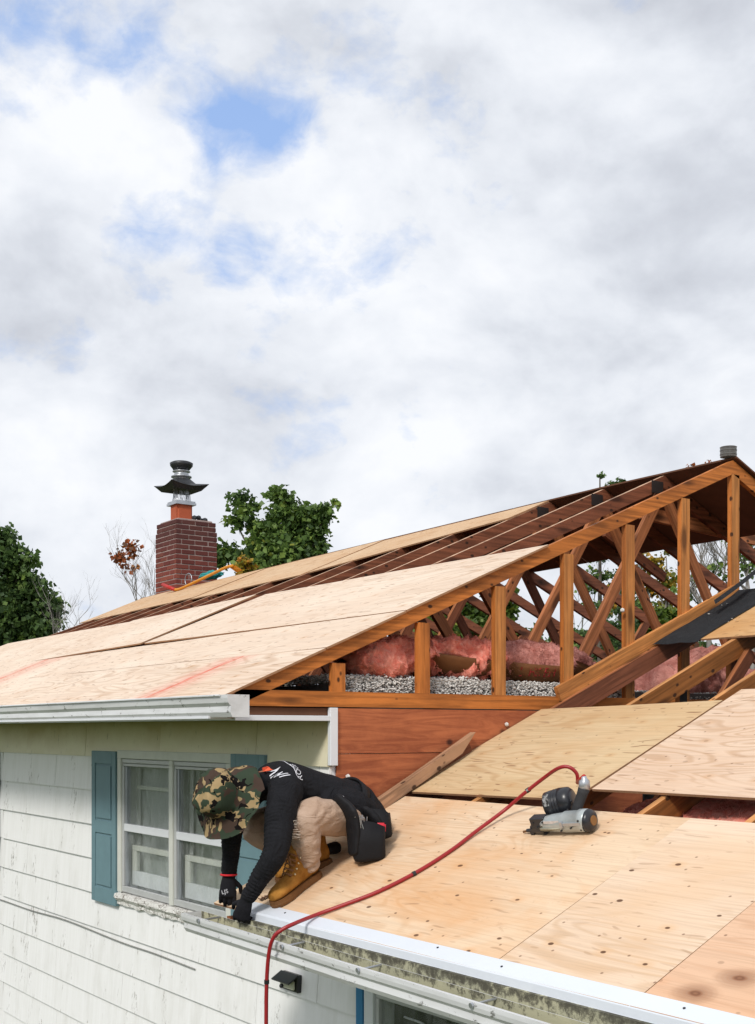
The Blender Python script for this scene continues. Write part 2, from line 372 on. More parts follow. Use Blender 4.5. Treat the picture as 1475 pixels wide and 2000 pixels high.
def f_siding(t, b):
    g = N(t, 'ShaderNodeTexCoord').outputs['Object']; v = ocoord(t)
    gr = nz(t, vmath(t, 'MULTIPLY', v, (1, 26, .35)), 1.0, 3, .6)
    dirt = nz(t, vmath(t, 'MULTIPLY', v, (1, 3.0, 1.2)), 1.3, 6, .65)
    base = mixc(t, ramp(t, gr, [(.3, G(0)), (.7, G(1))]), (.81, .81, .80), (.86, .86, .86))
    base = mixc(t, fmath(t, 'MULTIPLY', ramp(t, dirt, [(.5, G(0)), (.75, G(1))]), .30), base, (.48, .47, .42))
    fleck = nz(t, vmath(t, 'MULTIPLY', v, (30, 48, 17)), 1.0, 6, .75)
    reg = ramp(t, nz(t, vmath(t, 'MULTIPLY', v, (1, 3.2, 1.1)), 1.9, 3, .6), [(.56, G(0)), (.66, G(1))])
    base = mixc(t, fmath(t, 'MULTIPLY', ramp(t, fleck, [(.54, G(0)), (.60, G(1))]), fmath(t, 'MULTIPLY', reg, .85)), base, (.20, .18, .15))
    crack = nz(t, vmath(t, 'MULTIPLY', v, (1, 20, .8)), 1.6, 3, .7)
    base = mixc(t, fmath(t, 'MULTIPLY', ramp(t, crack, [(.71, G(0)), (.74, G(1))]), .4), base, (.38, .36, .33))
    setc(t, b, base, .55, 0, .3); bump(t, b, gr, .0008)
SIDING = mat('white_siding_paint', f_siding)
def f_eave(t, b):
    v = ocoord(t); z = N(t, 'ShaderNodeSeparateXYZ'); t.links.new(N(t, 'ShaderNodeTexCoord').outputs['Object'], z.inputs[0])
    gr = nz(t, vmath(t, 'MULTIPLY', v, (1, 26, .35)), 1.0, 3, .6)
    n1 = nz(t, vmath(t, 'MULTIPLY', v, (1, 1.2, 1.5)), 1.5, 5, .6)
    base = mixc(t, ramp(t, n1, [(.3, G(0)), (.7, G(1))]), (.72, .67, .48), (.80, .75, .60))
    up = ramp(t, fmath(t, 'ADD', fmath(t, 'ADD', z.outputs[2], .26), fmath(t, 'MULTIPLY', fmath(t, 'SUBTRACT', n1, .5), .35)), [(.03, G(0)), (.24, G(1))])  # course darkens towards its top: eave shade and mildew stain mixed into the colour
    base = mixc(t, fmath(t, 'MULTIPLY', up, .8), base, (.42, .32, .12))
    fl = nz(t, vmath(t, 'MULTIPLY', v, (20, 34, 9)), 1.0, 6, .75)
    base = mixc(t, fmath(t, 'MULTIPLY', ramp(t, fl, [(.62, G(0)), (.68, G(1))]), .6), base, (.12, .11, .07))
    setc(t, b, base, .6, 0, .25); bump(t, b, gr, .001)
EAVE = mat('yellowed_siding_with_eave_shade', f_eave)
def f_peel(t, b):
    v = ocoord(t)
    vo = N(t, 'ShaderNodeTexVoronoi', feature='DISTANCE_TO_EDGE'); vo.inputs['Scale'].default_value = 1.
    t.links.new(vmath(t, 'ADD', vmath(t, 'MULTIPLY', v, (24, 24, 30)), vmath(t, 'MULTIPLY', nz(t, v, 18, 3, out='Color'), (1.5, 1.5, 1.5))), vo.inputs['Vector'])
    e = fmath(t, 'MULTIPLY', ramp(t, vo.outputs['Distance'], [(.03, G(1)), (.08, G(0))]), ramp(t, nz(t, v, 9, 3), [(.4, G(0)), (.55, G(1))]))
    base = mixc(t, fmath(t, 'MULTIPLY', e, .9), (.72, .71, .68), (.15, .12, .10)); setc(t, b, base, .7, 0, .25); bump(t, b, vo.outputs['Distance'], .01)
PEEL = mat('peeling_white_paint', f_peel)
def f_gut(t, b):
    v = ocoord(t)
    n1 = nz(t, vmath(t, 'MULTIPLY', v, (24, 10, 24)), 1.0, 6, .75)
    n2 = nz(t, vmath(t, 'MULTIPLY', v, (6, 1.6, 9)), 1.0, 5, .65)
    base = mixc(t, fmath(t, 'MULTIPLY', ramp(t, n2, [(.45, G(0)), (.72, G(1))]), .5), (.68, .69, .70), (.38, .38, .37))
    base = mixc(t, fmath(t, 'MULTIPLY', ramp(t, n1, [(.60, G(0)), (.66, G(1))]), .85), base, (.08, .075, .06))
    setc(t, b, base, .42, 0, .45)
GUT = mat('stained_white_gutter', f_gut)
def f_moss(t, b):
    v = ocoord(t); gz = N(t, 'ShaderNodeSeparateXYZ'); t.links.new(N(t, 'ShaderNodeNewGeometry').outputs['Position'], gz.inputs[0])
    n1 = nz(t, vmath(t, 'MULTIPLY', v, (30, 22, 20)), 1.0, 9, .78); n2 = nz(t, vmath(t, 'MULTIPLY', v, (4, 2, 6)), 1., 5, .6)
    mp = N(t, 'ShaderNodeMapRange'); t.links.new(gz.outputs[2], mp.inputs[0]); mp.inputs[1].default_value = -1.035; mp.inputs[2].default_value = -.955; mp.inputs[3].default_value = -.09; mp.inputs[4].default_value = .10
    k = fmath(t, 'ADD', fmath(t, 'ADD', n1, mp.outputs[0]), fmath(t, 'MULTIPLY', fmath(t, 'SUBTRACT', n2, .5), .25))
    base = mixc(t, ramp(t, n2, [(.35, G(0)), (.65, G(1))]), (.46, .44, .30), (.33, .33, .24))
    base = mixc(t, ramp(t, k, [(.46, G(0)), (.54, G(.75)), (.62, G(.95))]), base, (.07, .065, .05)); setc(t, b, base, .85, 0, .2); bump(t, b, n1, .003)
MOSS = mat('mossy_gutter_lining', f_moss)
FLASH = plain('white_drip_edge_metal', (.66, .70, .76), .38, .0, .5, var=.05, scale=4)
TRIM = plain('white_trim_paint', (.72, .74, .77), .45, var=.05, scale=8)
CASE = plain('casing_paint', (.62, .63, .58), .55, var=.12, scale=12, bmp=.001)
ALU = plain('storm_window_aluminium', (.50, .51, .51), .45, .15, .5, var=.12, scale=9)
SHUT = plain('teal_shutter_paint', (.145, .245, .28), .5, var=.16, scale=7, bmp=.0008)
SHUTD = plain('dark_shutter_paint', (.03, .06, .07), .5)
BLUE = plain('blue_painted_edge', (.04, .20, .40), .5)
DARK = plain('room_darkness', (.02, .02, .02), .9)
ROOM = plain('room_wall_paint', (.16, .17, .15), .9)
BLIND = plain('green_grey_blind', (.42, .48, .40), .8, var=.2, scale=5)
CURT = plain('plastic_sheet_curtain', (.72, .76, .76), .6, var=.25, scale=4)
def f_glass(t, b):
    t.nodes.remove(b); o = t.nodes['Material Output']
    tr = N(t, 'ShaderNodeBsdfTransparent'); tr.inputs[0].default_value = (.97, .98, .975, 1)
    gl = N(t, 'ShaderNodeBsdfGlossy'); gl.inputs['Roughness'].default_value = .04; gl.inputs[0].default_value = (.9, .93, .95, 1)
    df = N(t, 'ShaderNodeBsdfDiffuse'); df.inputs[0].default_value = (.55, .57, .57, 1)
    v = ocoord(t); dust = ramp(t, nz(t, vmath(t, 'MULTIPLY', v, (1, 3, 1.4)), 3, 6, .7, 1.0), [(.4, G(.05)), (.75, G(.25))])
    m0 = N(t, 'ShaderNodeMixShader'); t.links.new(dust, m0.inputs[0]); t.links.new(tr.outputs[0], m0.inputs[1]); t.links.new(df.outputs[0], m0.inputs[2])
    fr = N(t, 'ShaderNodeFresnel'); fr.inputs[0].default_value = 1.5
    m = N(t, 'ShaderNodeMixShader'); t.links.new(fmath(t, 'MULTIPLY', fr.outputs[0], fmath(t, 'SUBTRACT', 1.0, N(t, 'ShaderNodeNewGeometry').outputs['Backfacing'])), m.inputs[0]); t.links.new(m0.outputs[0], m.inputs[1]); t.links.new(gl.outputs[0], m.inputs[2])
    t.links.new(m.outputs[0], o.inputs[0])
GLASS = mat('window_glass', f_glass)
def f_brick(t, b):
    oi = N(t, 'ShaderNodeObjectInfo').outputs['Random']
    gz = N(t, 'ShaderNodeSeparateXYZ'); t.links.new(N(t, 'ShaderNodeNewGeometry').outputs['Position'], gz.inputs[0])
    n = nz(t, ocoord(t), 18, 5, .7)
    base = ramp(t, oi, [(0, (.17, .035, .028)), (.5, (.24, .055, .040)), (1, (.30, .085, .055))])
    soot = ramp(t, fmath(t, 'ADD', gz.outputs[2], fmath(t, 'MULTIPLY', n, .3)), [(0, G(0)), (1, G(1))])
    mp = N(t, 'ShaderNodeMapRange'); t.links.new(fmath(t, 'ADD', gz.outputs[2], fmath(t, 'MULTIPLY', n, .35)), mp.inputs[0]); mp.inputs[1].default_value = 2.25; mp.inputs[2].default_value = 2.95
    base = mixc(t, fmath(t, 'MULTIPLY', mp.outputs[0], .78), base, (.055, .030, .030))
    base = mixc(t, fmath(t, 'MULTIPLY', n, .35), base, (.10, .03, .025)); setc(t, b, base, .85, 0, .2); bump(t, b, n, .004)
BRICK = mat('sooty_red_brick', f_brick)
MORTAR = plain('mortar', (.33, .25, .23), .9, var=.3, scale=12, bmp=.003)
CLAY = plain('terracotta_flue', (.42, .095, .04), .7, var=.12, scale=6)
GALV = plain('galvanised_metal', (.45, .47, .50), .35, .7, .5, var=.25, scale=10)
BLKM = plain('black_weathered_metal', (.035, .037, .042), .45, .3, .5, var=.4, scale=8)
FELT = plain('roofing_felt', (.045, .047, .052), .9, var=.25, scale=14, bmp=.003)
def f_pink(t, b):
    v = ocoord(t); n = nz(t, v, 16, 9, .78, .6)
    base = mixc(t, ramp(t, n, [(.3, G(0)), (.7, G(1))]), (.80, .15, .10), (.95, .46, .36))
    base = mixc(t, fmath(t, 'MULTIPLY', ramp(t, nz(t, v, 4, 5, .7), [(.55, G(0)), (.72, G(1))]), .6), base, (.26, .11, .09)); setc(t, b, base, .95, 0, .1); bump(t, b, nz(t, v, 26, 6, .75), .014)
PINK = mat('pink_fibreglass', f_pink)
def f_pinkd(t, b):
    v = ocoord(t); n = nz(t, v, 8, 8, .7, .6)
    base = mixc(t, ramp(t, n, [(.3, G(0)), (.7, G(1))]), (.36, .11, .085), (.80, .38, .32)); setc(t, b, base, .95, 0, .1); bump(t, b, nz(t, v, 22, 6, .75), .014)
PINKD = mat('dusty_pink_fibreglass', f_pinkd)
KRAFT = plain('kraft_paper', (.34, .15, .06), .6, var=.35, scale=6, bmp=.003)
REDINK = plain('red_print', (.35, .03, .03), .7)
FILL = plain('loose_vermiculite', (.62, .60, .57), .9, var=.55, scale=30)

# ------------------------------------------------------------------ ground
def f_grass(t, b):
    v = N(t, 'ShaderNodeTexCoord').outputs['Object']
    setc(t, b, mixc(t, nz(t, v, .7, 8, .65), (.035, .06, .015), (.10, .12, .04)), .9, 0, .1)
GRASS = mat('lawn_grass', f_grass)
bm = bmesh.new(); bmesh.ops.create_grid(bm, x_segments=40, y_segments=40, size=900)
for v in bm.verts:
    d = v.co.length; v.co.z = ZG + (noise.noise(v.co*.01)*2.5*max(0, min(1, (d-60)/200)))
tag(frombm(bm, 'ground', GRASS), label='green lawn far below the eaves around the house', kind='structure')

# ------------------------------------------------------------------ the house
house = empty('house', (XR, 9.5, ZG), label='white shingled house with its roof stripped to trusses and partly covered in new plywood', cat='house')
XW = 3.8
# wall core, with the openings for the two windows
def wallpart(y0, y1, z0, z1):
    box('wall_core', XW+.012, XW+.14, y0, y1, z0, z1, TRIM, house)
for a in ((8.70, 16.3, -3.8, .06), (5.79, 6.97, -3.8, .06), (6.97, 8.70, -.18, .06), (6.97, 8.70, -3.8, -1.25), (5.36, 5.79, -3.8, -.98), (3.85, 5.36, -1.42+.02, -.98), (3.85, 5.36, -3.8, -2.75), (.4, 3.85, -3.8, -.98)):
    wallpart(*a)
box('far_end_wall', 3.8, 10.9, 16.16, 16.3, -3.8, .1, TRIM, house)
box('back_wall', 10.8, 10.96, .4, 16.15, -3.8, -.98, TRIM, house)
box('upper_back_wall', 10.8, 10.96, 5.8, 16.15, -.975, .08, TRIM, house)
box('near_end_wall', 3.95, 10.79, .4, .55, -3.8, -.98, TRIM, house)
# shingles
SH = {}
def shingle(y0, y1, ztop, h, m):
    k = (round(y1-y0, 3), round(h, 3), m.name)
    if k not in SH:
        bm = bmesh.new(); L = y1-y0-.004; bt, tt = -.024, -.004
        vs = [bm.verts.new(p) for p in ((0, 0, -h), (bt, 0, -h), (tt, 0, 0), (0.011, 0, 0), (0, L, -h), (bt, L, -h), (tt, L, 0), (0.011, L, 0))]
        for f in ((0, 1, 2, 3), (7, 6, 5, 4), (0, 4, 5, 1), (1, 5, 6, 2), (2, 6, 7, 3)): bm.faces.new([vs[i] for i in f])
        bmesh.ops.recalc_face_normals(bm, faces=bm.faces); me = bpy.data.meshes.new('shingle'); bm.to_mesh(me); bm.free(); me.materials.append(m); SH[k] = me
    o = bpy.data.objects.new('shingle', SH[k]); rx = random.uniform(-.0012, .0012)
    place(o, Matrix.Translation((XW+rx, y0, ztop)), house)
zl = [.062, -.211, -.485, -.760, -1.035, -1.312] + [-1.312-.275*k for k in range(1, 10)]
for k in range(len(zl)-1):
    zt, zb = zl[k], zl[k+1]
    if zb < -3.7: break
    ys = 5.79 if k < 4 else 4.3
    ends = [ys]; off = 7.30 if k % 2 else 8.02
    y = off - 1.40*4
    while y < 12.9:
        if y > ys+.03: ends.append(y)
        y += 1.40
    holes = []
    if 1 <= k <= 4: holes.append((6.97, 8.70))
    if k >= 5: holes.append((3.8, 5.44))
    for a, c in zip(ends, ends[1:]):
        for h0, h1 in holes:
            if a >= h0 and c <= h1: a = c = 0; break
            if a < h0 < c <= h1 : c = h0
            elif h0 <= a < h1 < c: a = h1
            elif a < h0 and c > h1: shingle(a, h0, zt, zt-zb, SIDING); a = h1
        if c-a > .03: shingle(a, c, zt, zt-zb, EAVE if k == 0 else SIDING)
    bm = bmesh.new(); bbox(bm, -.012, .010, 0, 16.3-ends[-1], -(zt-zb), -.002)
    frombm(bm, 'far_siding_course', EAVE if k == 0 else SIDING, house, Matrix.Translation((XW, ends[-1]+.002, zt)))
# gable end trim
box('corner_trim', XW-.022, XW+.03, YG-.012, YG+.020, -.205, .128, TRIM, house, .003)
box('soffit', 3.02, XW-.024, YG+.03, 16.3, .062, .074, TRIM, house)
box('soffit_trim', 3.16, XW-.023, YG-.01, YG+.028, .052, .082, TRIM, house, .002)
box('fascia', 3.135, 3.162, YG+.0, 16.3, .066, .205, WD_M, house)
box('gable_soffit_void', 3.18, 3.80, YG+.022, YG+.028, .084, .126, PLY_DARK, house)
# ---- gutters (K-style profile)
def gutter(xo, y0, y1, zt0, zt1, wdt, hgt, lipm, inm, parent, spikes, capfar=True, capnear=True):
    prof = [(wdt, 0), (wdt, -hgt), (.030, -hgt), (.016, -hgt*.78), (.020, -hgt*.52), (.004, -hgt*.36), (0, -.018), (0, 0), (.016, 0), (.016, -.010), (.006, -.014), (.010, -hgt*.36), (.026, -hgt*.55), (.024, -hgt*.74), (.036, -hgt+.006), (wdt-.004, -hgt+.006), (wdt-.004, 0)]
    bm = bmesh.new(); n = max(2, int((y1-y0)/.5)); rings = []
    for i in range(n+1):
        f = i/n; y = y0+(y1-y0)*f; z = zt0+(zt1-zt0)*f + noise.noise(Vector((y*1.3, 3, 0)))*.003; wob = noise.noise(Vector((y*1.1, 9, 0)))*.004
        rings.append([bm.verts.new((xo+px+(wob if px < .05 else 0), y, z+pz)) for px, pz in prof])
    P = len(prof)
    for A, B in zip(rings, rings[1:]):
        for k in range(P):
            f = bm.faces.new((A[k], A[(k+1) % P], B[(k+1) % P], B[k])); f.material_index = 1 if 10 <= k <= 15 else 0
    for rg, do in ((rings[0], capnear), (rings[-1], capfar)):
        if do: bm.faces.new(rg[:8]) if len(rg) else None
    g = frombm(bm, 'gutter', [lipm, inm], parent)
    for y in spikes:
        f = (y-y0)/(y1-y0); z = zt0+(zt1-zt0)*f
        bm = bmesh.new(); tube(bm, [Vector((xo-.006, y, z-.012)), Vector((xo+wdt, y+.01, z-.006))], .0055, 8)
        tube(bm, [Vector((xo-.012, y, z-.013)), Vector((xo-.002, y, z-.012))], .011, 8)
        frombm(bm, 'gutter_spike', GALV, g)
    return g
gu = gutter(3.00, 5.545, 16.3, .186, .176, .13, .118, GUT, MOSS, house, [])
gl = gutter(2.875, 1.2, 5.83, -1.035, -.975, .125, .10, GUT, MOSS, house, [5.62, 4.78, 4.16, 3.42, 2.75])
bm = bmesh.new()
for i in range(9):
    y = 5.545; 
tube(bm, [Vector((2.992, 5.62+.9*i, .182)) for i in range(12)], .006, 6)
frombm(bm, 'gutter_bead', GUT, gu)
# ---- drip edge on the lower eave
bm = bmesh.new(); prof = [(3.108, LA+LB*3.108+.004), (3.040, LA+LB*3.040+.004), (3.033, LA+LB*3.033-.003), (3.031, LA+LB*3.033-.034), (3.024, LA+LB*3.033-.040), (3.034, LA+LB*3.033-.044), (3.037, LA+LB*3.033-.010), (3.113, LA+LB*3.113-.001)]
rings = []
for i in range(13):
    y = 1.2+(5.46-1.2)*i/12; rings.append([bm.verts.new((x+noise.noise(Vector((y*2, 0, 0)))*.002, y, z)) for x, z in prof])
for A, B in zip(rings, rings[1:]):
    for k in range(len(prof)): bm.faces.new((A[k], A[(k+1) % 8], B[(k+1) % 8], B[k]))
bm.faces.new(rings[0]); bm.faces.new(rings[-1][::-1]); frombm(bm, 'drip_edge', FLASH, house)
bm = bmesh.new()
for y, x in ((5.1, 3.08), (3.9, 3.09), (3.48, 3.07), (2.6, 3.08)):
    tube(bm, [Vector((x, y, LA+LB*x+.003)), Vector((x-.001, y, LA+LB*x+.007))], .005, 8)
frombm(bm, 'flashing_nail', BLKM, house)
box('lower_fascia', 3.004, 3.026, 1.2, 5.47, -1.10, -.962, MOSS, house)
box('lower_soffit', 3.03, XW-.02, 1.2, 5.76, -1.09, -1.075, TRIM, house)

# ---- plywood: a slightly bowed sheet with real thickness
def sheet(name, a, b_, x0, x1, y0, y1, mat_, parent=house, off=.0, lift=None, thick=.0125, skew=(0, 0, 0, 0), seed=0):
    """on plane z=a+b*X; y1 is the far end. local x runs toward -Y, local y up the slope"""
    th = math.atan(b_); ex = Vector((0, -1, 0)); ey = Vector((math.cos(th), 0, math.sin(th))); ez = ex.cross(ey)
    m = Matrix((ex, ey, ez)).transposed().to_4x4(); m.translation = Vector((x0, y1, a+b_*x0+off))
    L = y1-y0; Wd = (x1-x0)/math.cos(th); bm = bmesh.new(); nx, ny = 12, 8
    def hz(u, v):
        h = noise.noise(Vector((u*L*.9+seed*7.3, v*Wd*.9+seed*3.1, seed)))*.0035
        if lift: h += lift[0]*(1-u)*(1-v)+lift[1]*u*(1-v)+lift[2]*(1-u)*v+lift[3]*u*v
        return h
    top, bot = [], []
    for j in range(ny+1):
        for i in range(nx+1):
            u, v = i/nx, j/ny; x = u*L; y = v*Wd + skew[0]*(1-v)*(1-u)+skew[1]*(1-v)*u+skew[2]*v*(1-u)+skew[3]*v*u
            top.append(bm.verts.new((x, y, hz(u, v)))); bot.append(bm.verts.new((x, y, hz(u, v)-thick)))
    I = lambda i, j: j*(nx+1)+i
    for j in range(ny):
        for i in range(nx):
            bm.faces.new((top[I(i, j)], top[I(i+1, j)], top[I(i+1, j+1)], top[I(i, j+1)]))
            f = bm.faces.new((bot[I(i, j)], bot[I(i, j+1)], bot[I(i+1, j+1)], bot[I(i+1, j)])); f.material_index = 2
    for i in range(nx):
        for j, s in ((0, 0), (ny, 1)):
            q = (top[I(i, j)], bot[I(i, j)], bot[I(i+1, j)], top[I(i+1, j)]); f = bm.faces.new(q); f.material_index = 1
    for j in range(ny):
        for i in (0, nx):
            q = (top[I(i, j)], top[I(i, j+1)], bot[I(i, j+1)], bot[I(i, j)]); f = bm.faces.new(q); f.material_index = 1
    return frombm(bm, name, [mat_, PLY_EDGE, PLY_DARK], parent, m)
def slope(Y0, Y1, base=UA):  # sag of the old ridge is followed by lowering sheets a touch
    return 0
U = lambda X, Y=0: UA+UB*X
# upper slope, lower rows
x0, xm, x1 = 3.06, 4.315, 5.475
xm = 4.31
sheet('plywood_sheet', UA, UB, x0, 3.738, YG-.02, 8.10, PLY_CH, seed=1, lift=(0, .0, .0, 0), off=.0)
sheet('plywood_sheet', UA, UB, 3.744, xm, YG-.02, 7.62, PLY_UP, seed=2, off=.001)
sheet('plywood_sheet', UA, UB, x0, 3.738, 8.106, 10.63, PLY_UP, seed=3)
sheet('plywood_sheet', UA, UB, 3.744, xm, 7.626, 10.63, PLY_UP, seed=31)
sheet('plywood_sheet', UA, UB, x0, xm, 10.64, 13.05, PLY_CH2, seed=4, off=-.004)
sheet('plywood_sheet', UA, UB, x0, xm, 13.06, 16.3, PLY_UP, seed=5, off=-.006)
sheet('plywood_sheet', UA, UB, xm+.006, x1, YG-.02, 9.43, PLY_UP, seed=6, lift=(.020, .0, .006, 0), off=.001, skew=(0, 0, .02, 0))
sheet('plywood_sheet', UA, UB, xm+.006, x1-.03, 9.50, 12.2, PLY_UP, seed=7, lift=(0, .030, 0, .034), off=-.004)
sheet('plywood_sheet', UA, UB, xm+.006, x1-.04, 12.21, 16.3, PLY_UP, seed=8, off=-.012)
# upper slope, ridge row
for y0, y1, s, xl in ((7.74, 10.2, 11, 6.40), (10.21, 12.65, 12, 6.34), (12.66, 16.2, 13, 6.40)):
    o = sheet('plywood_sheet', UA, UB, xl, XR, y0, y1, PLY_RG, seed=s, off=sag((y0+y1)/2)*.9, lift=(sag(y1)-sag((y0+y1)/2), sag(y0)-sag((y0+y1)/2), sag(y1)-sag((y0+y1)/2), sag(y0)-sag((y0+y1)/2)), skew=(.0, -.0 if y0 > 8 else .55, 0, 0))
# far slope, its top row, mirrored
RA2, RB2 = UA+2*UB*XR, -UB
def farsheet(y0, y1, xa, xb, m1):
    bm = bmesh.new(); pts = [(xa, 0.), (xb, 0.), (xb, .0125), (xa, .0125)]; rings = []
    for i in range(7):
        y = y0+(y1-y0)*i/6
        rings.append([bm.verts.new((x, y, RA2+RB2*x+dz+sag(y))) for x, dz in pts])
    for A, B in zip(rings, rings[1:]):
        for k in range(4):
            f = bm.faces.new((A[k], A[(k+1) % 4], B[(k+1) % 4], B[k])); f.material_index = 1 if k == 2 else 0
    bm.faces.new(rings[0]); bm.faces.new(rings[-1][::-1]); return frombm(bm, 'far_slope_sheet', [PLY_DARK, m1], house)
for a, c in ((YG-.03, 8.2), (8.21, 10.65), (10.66, 13.1), (13.11, 16.3)): farsheet(a, c, XR+.002, 8.34, FELT)
# ---- lower roof
sheet('plywood_sheet', LA, LB, 3.036, 4.245, 3.545, 5.766, PLY_WK, seed=21)
sheet('plywood_sheet', LA, LB, 3.036, 4.240, 2.80, 3.541, PLY_LO, seed=22, off=.0005)
sheet('plywood_sheet', LA, LB, 3.036, 4.240, 1.2, 2.796, PLY_R, seed=23, off=.001)
sA = sheet('plywood_sheet', LA, LB, 4.298, 5.44, 4.365, 5.757, PLY_A, seed=24, off=.004, skew=(0, .03, -.02, .06))
sB = sheet('plywood_sheet', LA, LB, 4.43, 5.62, 1.6, 4.335, PLY_B, seed=25, off=.010, skew=(0, 0, 0, 0))
sC = sheet('plywood_sheet', LA, LB, 6.50, 7.36, 3.0, 5.69, PLY_C, seed=26, off=.004)
# felt strip over it, its far corner curled up
bm = bmesh.new(); g = []
for j in range(13):
    v = j/12
    for i in range(9):
        u = i/8; X = 6.46+(7.40-6.46)*v; Y = 5.345+(5.735-5.345)*u
        z = LA+LB*X+.010+abs(noise.noise(Vector((X*5, Y*5, 0))))*.012+(.03*max(0, v-.8)*4)
        if j == 0: z -= .004+.01*random.random()
        g.append(bm.verts.new((X+random.uniform(-.004, .004)*(j == 0), Y, z)))
for j in range(12):
    for i in range(8): bm.faces.new((g[j*9+i], g[j*9+i+1], g[j*9+i+10], g[j*9+i+9]))
r_ = bmesh.ops.solidify(bm, geom=bm.faces[:], thickness=.004); frombm(bm, 'felt_strip', FELT, house)
bm = bmesh.new(); pts = [(1395, 1172), (1415, 1158), (1445, 1136), (1475, 1112), (1500, 1090)]
for k, (a, c) in enumerate(((0, 0), (0, 26))):
    pass
vs = [[bm.verts.new(onY(px, py, 5.60)), bm.verts.new(onY(px+1, py+4, 5.57)), bm.verts.new(onY(px+3, py+8, 5.54))] for px, py in pts]
for A, B in zip(vs, vs[1:]):
    for k in range(2): bm.faces.new((A[k], A[k+1], B[k+1], B[k]))
bmesh.ops.solidify(bm, geom=bm.faces[:], thickness=.005); frombm(bm, 'curled_felt', FELT, house)

# ---- trusses
ZB = .222
def truss(Y, first=False):
    s = sag(Y); W2, Dp = .040, .097
    zu = lambda X: UA+UB*X-.0135+s*(X-3.1)/(XR-3.1)
    main, edge = (WD_G, WD_G) if first else (WD_D, WD_E)
    bm = bmesh.new()
    # both top chords, mitred at the ridge: the body of the truss
    xe = 3.168; prof = [(xe, zu(xe)), (XR, zu(XR)), (2*XR-xe, zu(xe)), (2*XR-xe, zu(xe)-Dp), (XR, zu(XR)-Dp*1.05), (xe, zu(xe)-Dp*.86)]
    A = [bm.verts.new((x-XR, -W2/2, z)) for x, z in prof]; B = [bm.verts.new((x-XR, W2/2, z)) for x, z in prof]
    for q in ((0, 1, 4, 5), (1, 2, 3, 4)): bm.faces.new([A[i] for i in q][::-1]); bm.faces.new([B[i] for i in q])
    for k in range(6):
        f = bm.faces.new((A[k], A[(k+1) % 6], B[(k+1) % 6], B[k])); f.material_index = 1 if k < 2 else 0
    bmesh.ops.recalc_face_normals(bm, faces=bm.faces)
    # grain runs along x in the material, which is true enough for the chords
    t = frombm(bm, 'roof_truss', [main, edge], house, Matrix.Translation((XR, Y, 0)))
    if first: t['label'] = 'orange gable end truss with upright studs'
    beam('bottom_chord', (3.168, Y, ZB+s*0), (2*XR-3.168, Y, ZB), W2, .089, [main, main], t)
    zt = lambda X: zu(X)-Dp*.95
    if first:
        for X in (3.80, 4.421, 5.034, 5.634, 6.225, 6.803, 7.364):
            beam('stud', (X, Y, ZB-.001), (X, Y, zt(X)-.005), .040 if X > 7 else .038, .089, [WD_GL if X > 5 else WD_G, WD_G], t, up=(1, 0, 0) if False else (-1, 0, 0))
        for k in range(1, 7):
            X = 2*XR-7.364+.6*k
            if X < 11: beam('stud', (X, Y, ZB), (X, Y, zt(2*XR-X)-.005), .038, .089, [WD_GL, WD_G], t, up=(-1, 0, 0))
    else:
        ml = [WD_M, WD_M] if Y < 8 else [WD_D, WD_M]
        w = lambda a, b: beam('web', a, b, .036, .085, ml, t)
        for sgn in (1, -1):
            fx = (lambda X: X) if sgn == 1 else (lambda X: 2*XR-X)
            w((fx(5.47), Y, zt(5.47)+.02), (fx(6.17), Y, ZB)); w((fx(6.22), Y, ZB), (fx(7.33), Y, zt(7.3)+.02))
    return t
ys = [5.787, 6.45, 7.10, 7.75]+[7.75+.61*k for k in range(1, 14)]
for i, y in enumerate(ys): truss(y, i == 0)
# plates and braces
beam('diagonal_brace', onY(1252, 988, 6.49), onY(1500, 1048, 6.49), .036, .10, [WD_M, WD_M], house)
beam('diagonal_brace', onY(1185, 1030, 7.14), onY(1300, 1120, 7.14), .036, .085, [WD_D, WD_M], house)
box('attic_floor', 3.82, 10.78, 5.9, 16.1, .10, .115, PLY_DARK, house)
box('cladding_board', XW+.034, 5.66, YG+.006, YG+.02, -.136, .126, RED_PLY, house)
box('cladding_board', XW+.034, 6.4, YG+.008, YG+.022, -1.0, -.140, RED_PLY, house)
# metal nail plates near the ridge
for y in (6.45, 7.10, 7.75): box('nail_plate', XR-.15, XR-.02, y-.0255, y-.0212, 1.865+sag(y), 1.96+sag(y), plain('oily_steel', (.05, .04, .038), .5, .4), house)
# sloping board on the studs, where the lower roof meets the gable
beam('sloped_ledger', onY(1085, 1343, YG-.004), onY(1434, 1142, YG-.004), .036, .098, [WD_GL, WD_GL], house)
beam('wall_nailer', (3.86, YG-.016, LA+LB*3.86+.06), (4.80, YG-.016, LA+LB*4.80+.06), .018, .06, [WD_D, WD_D], house)
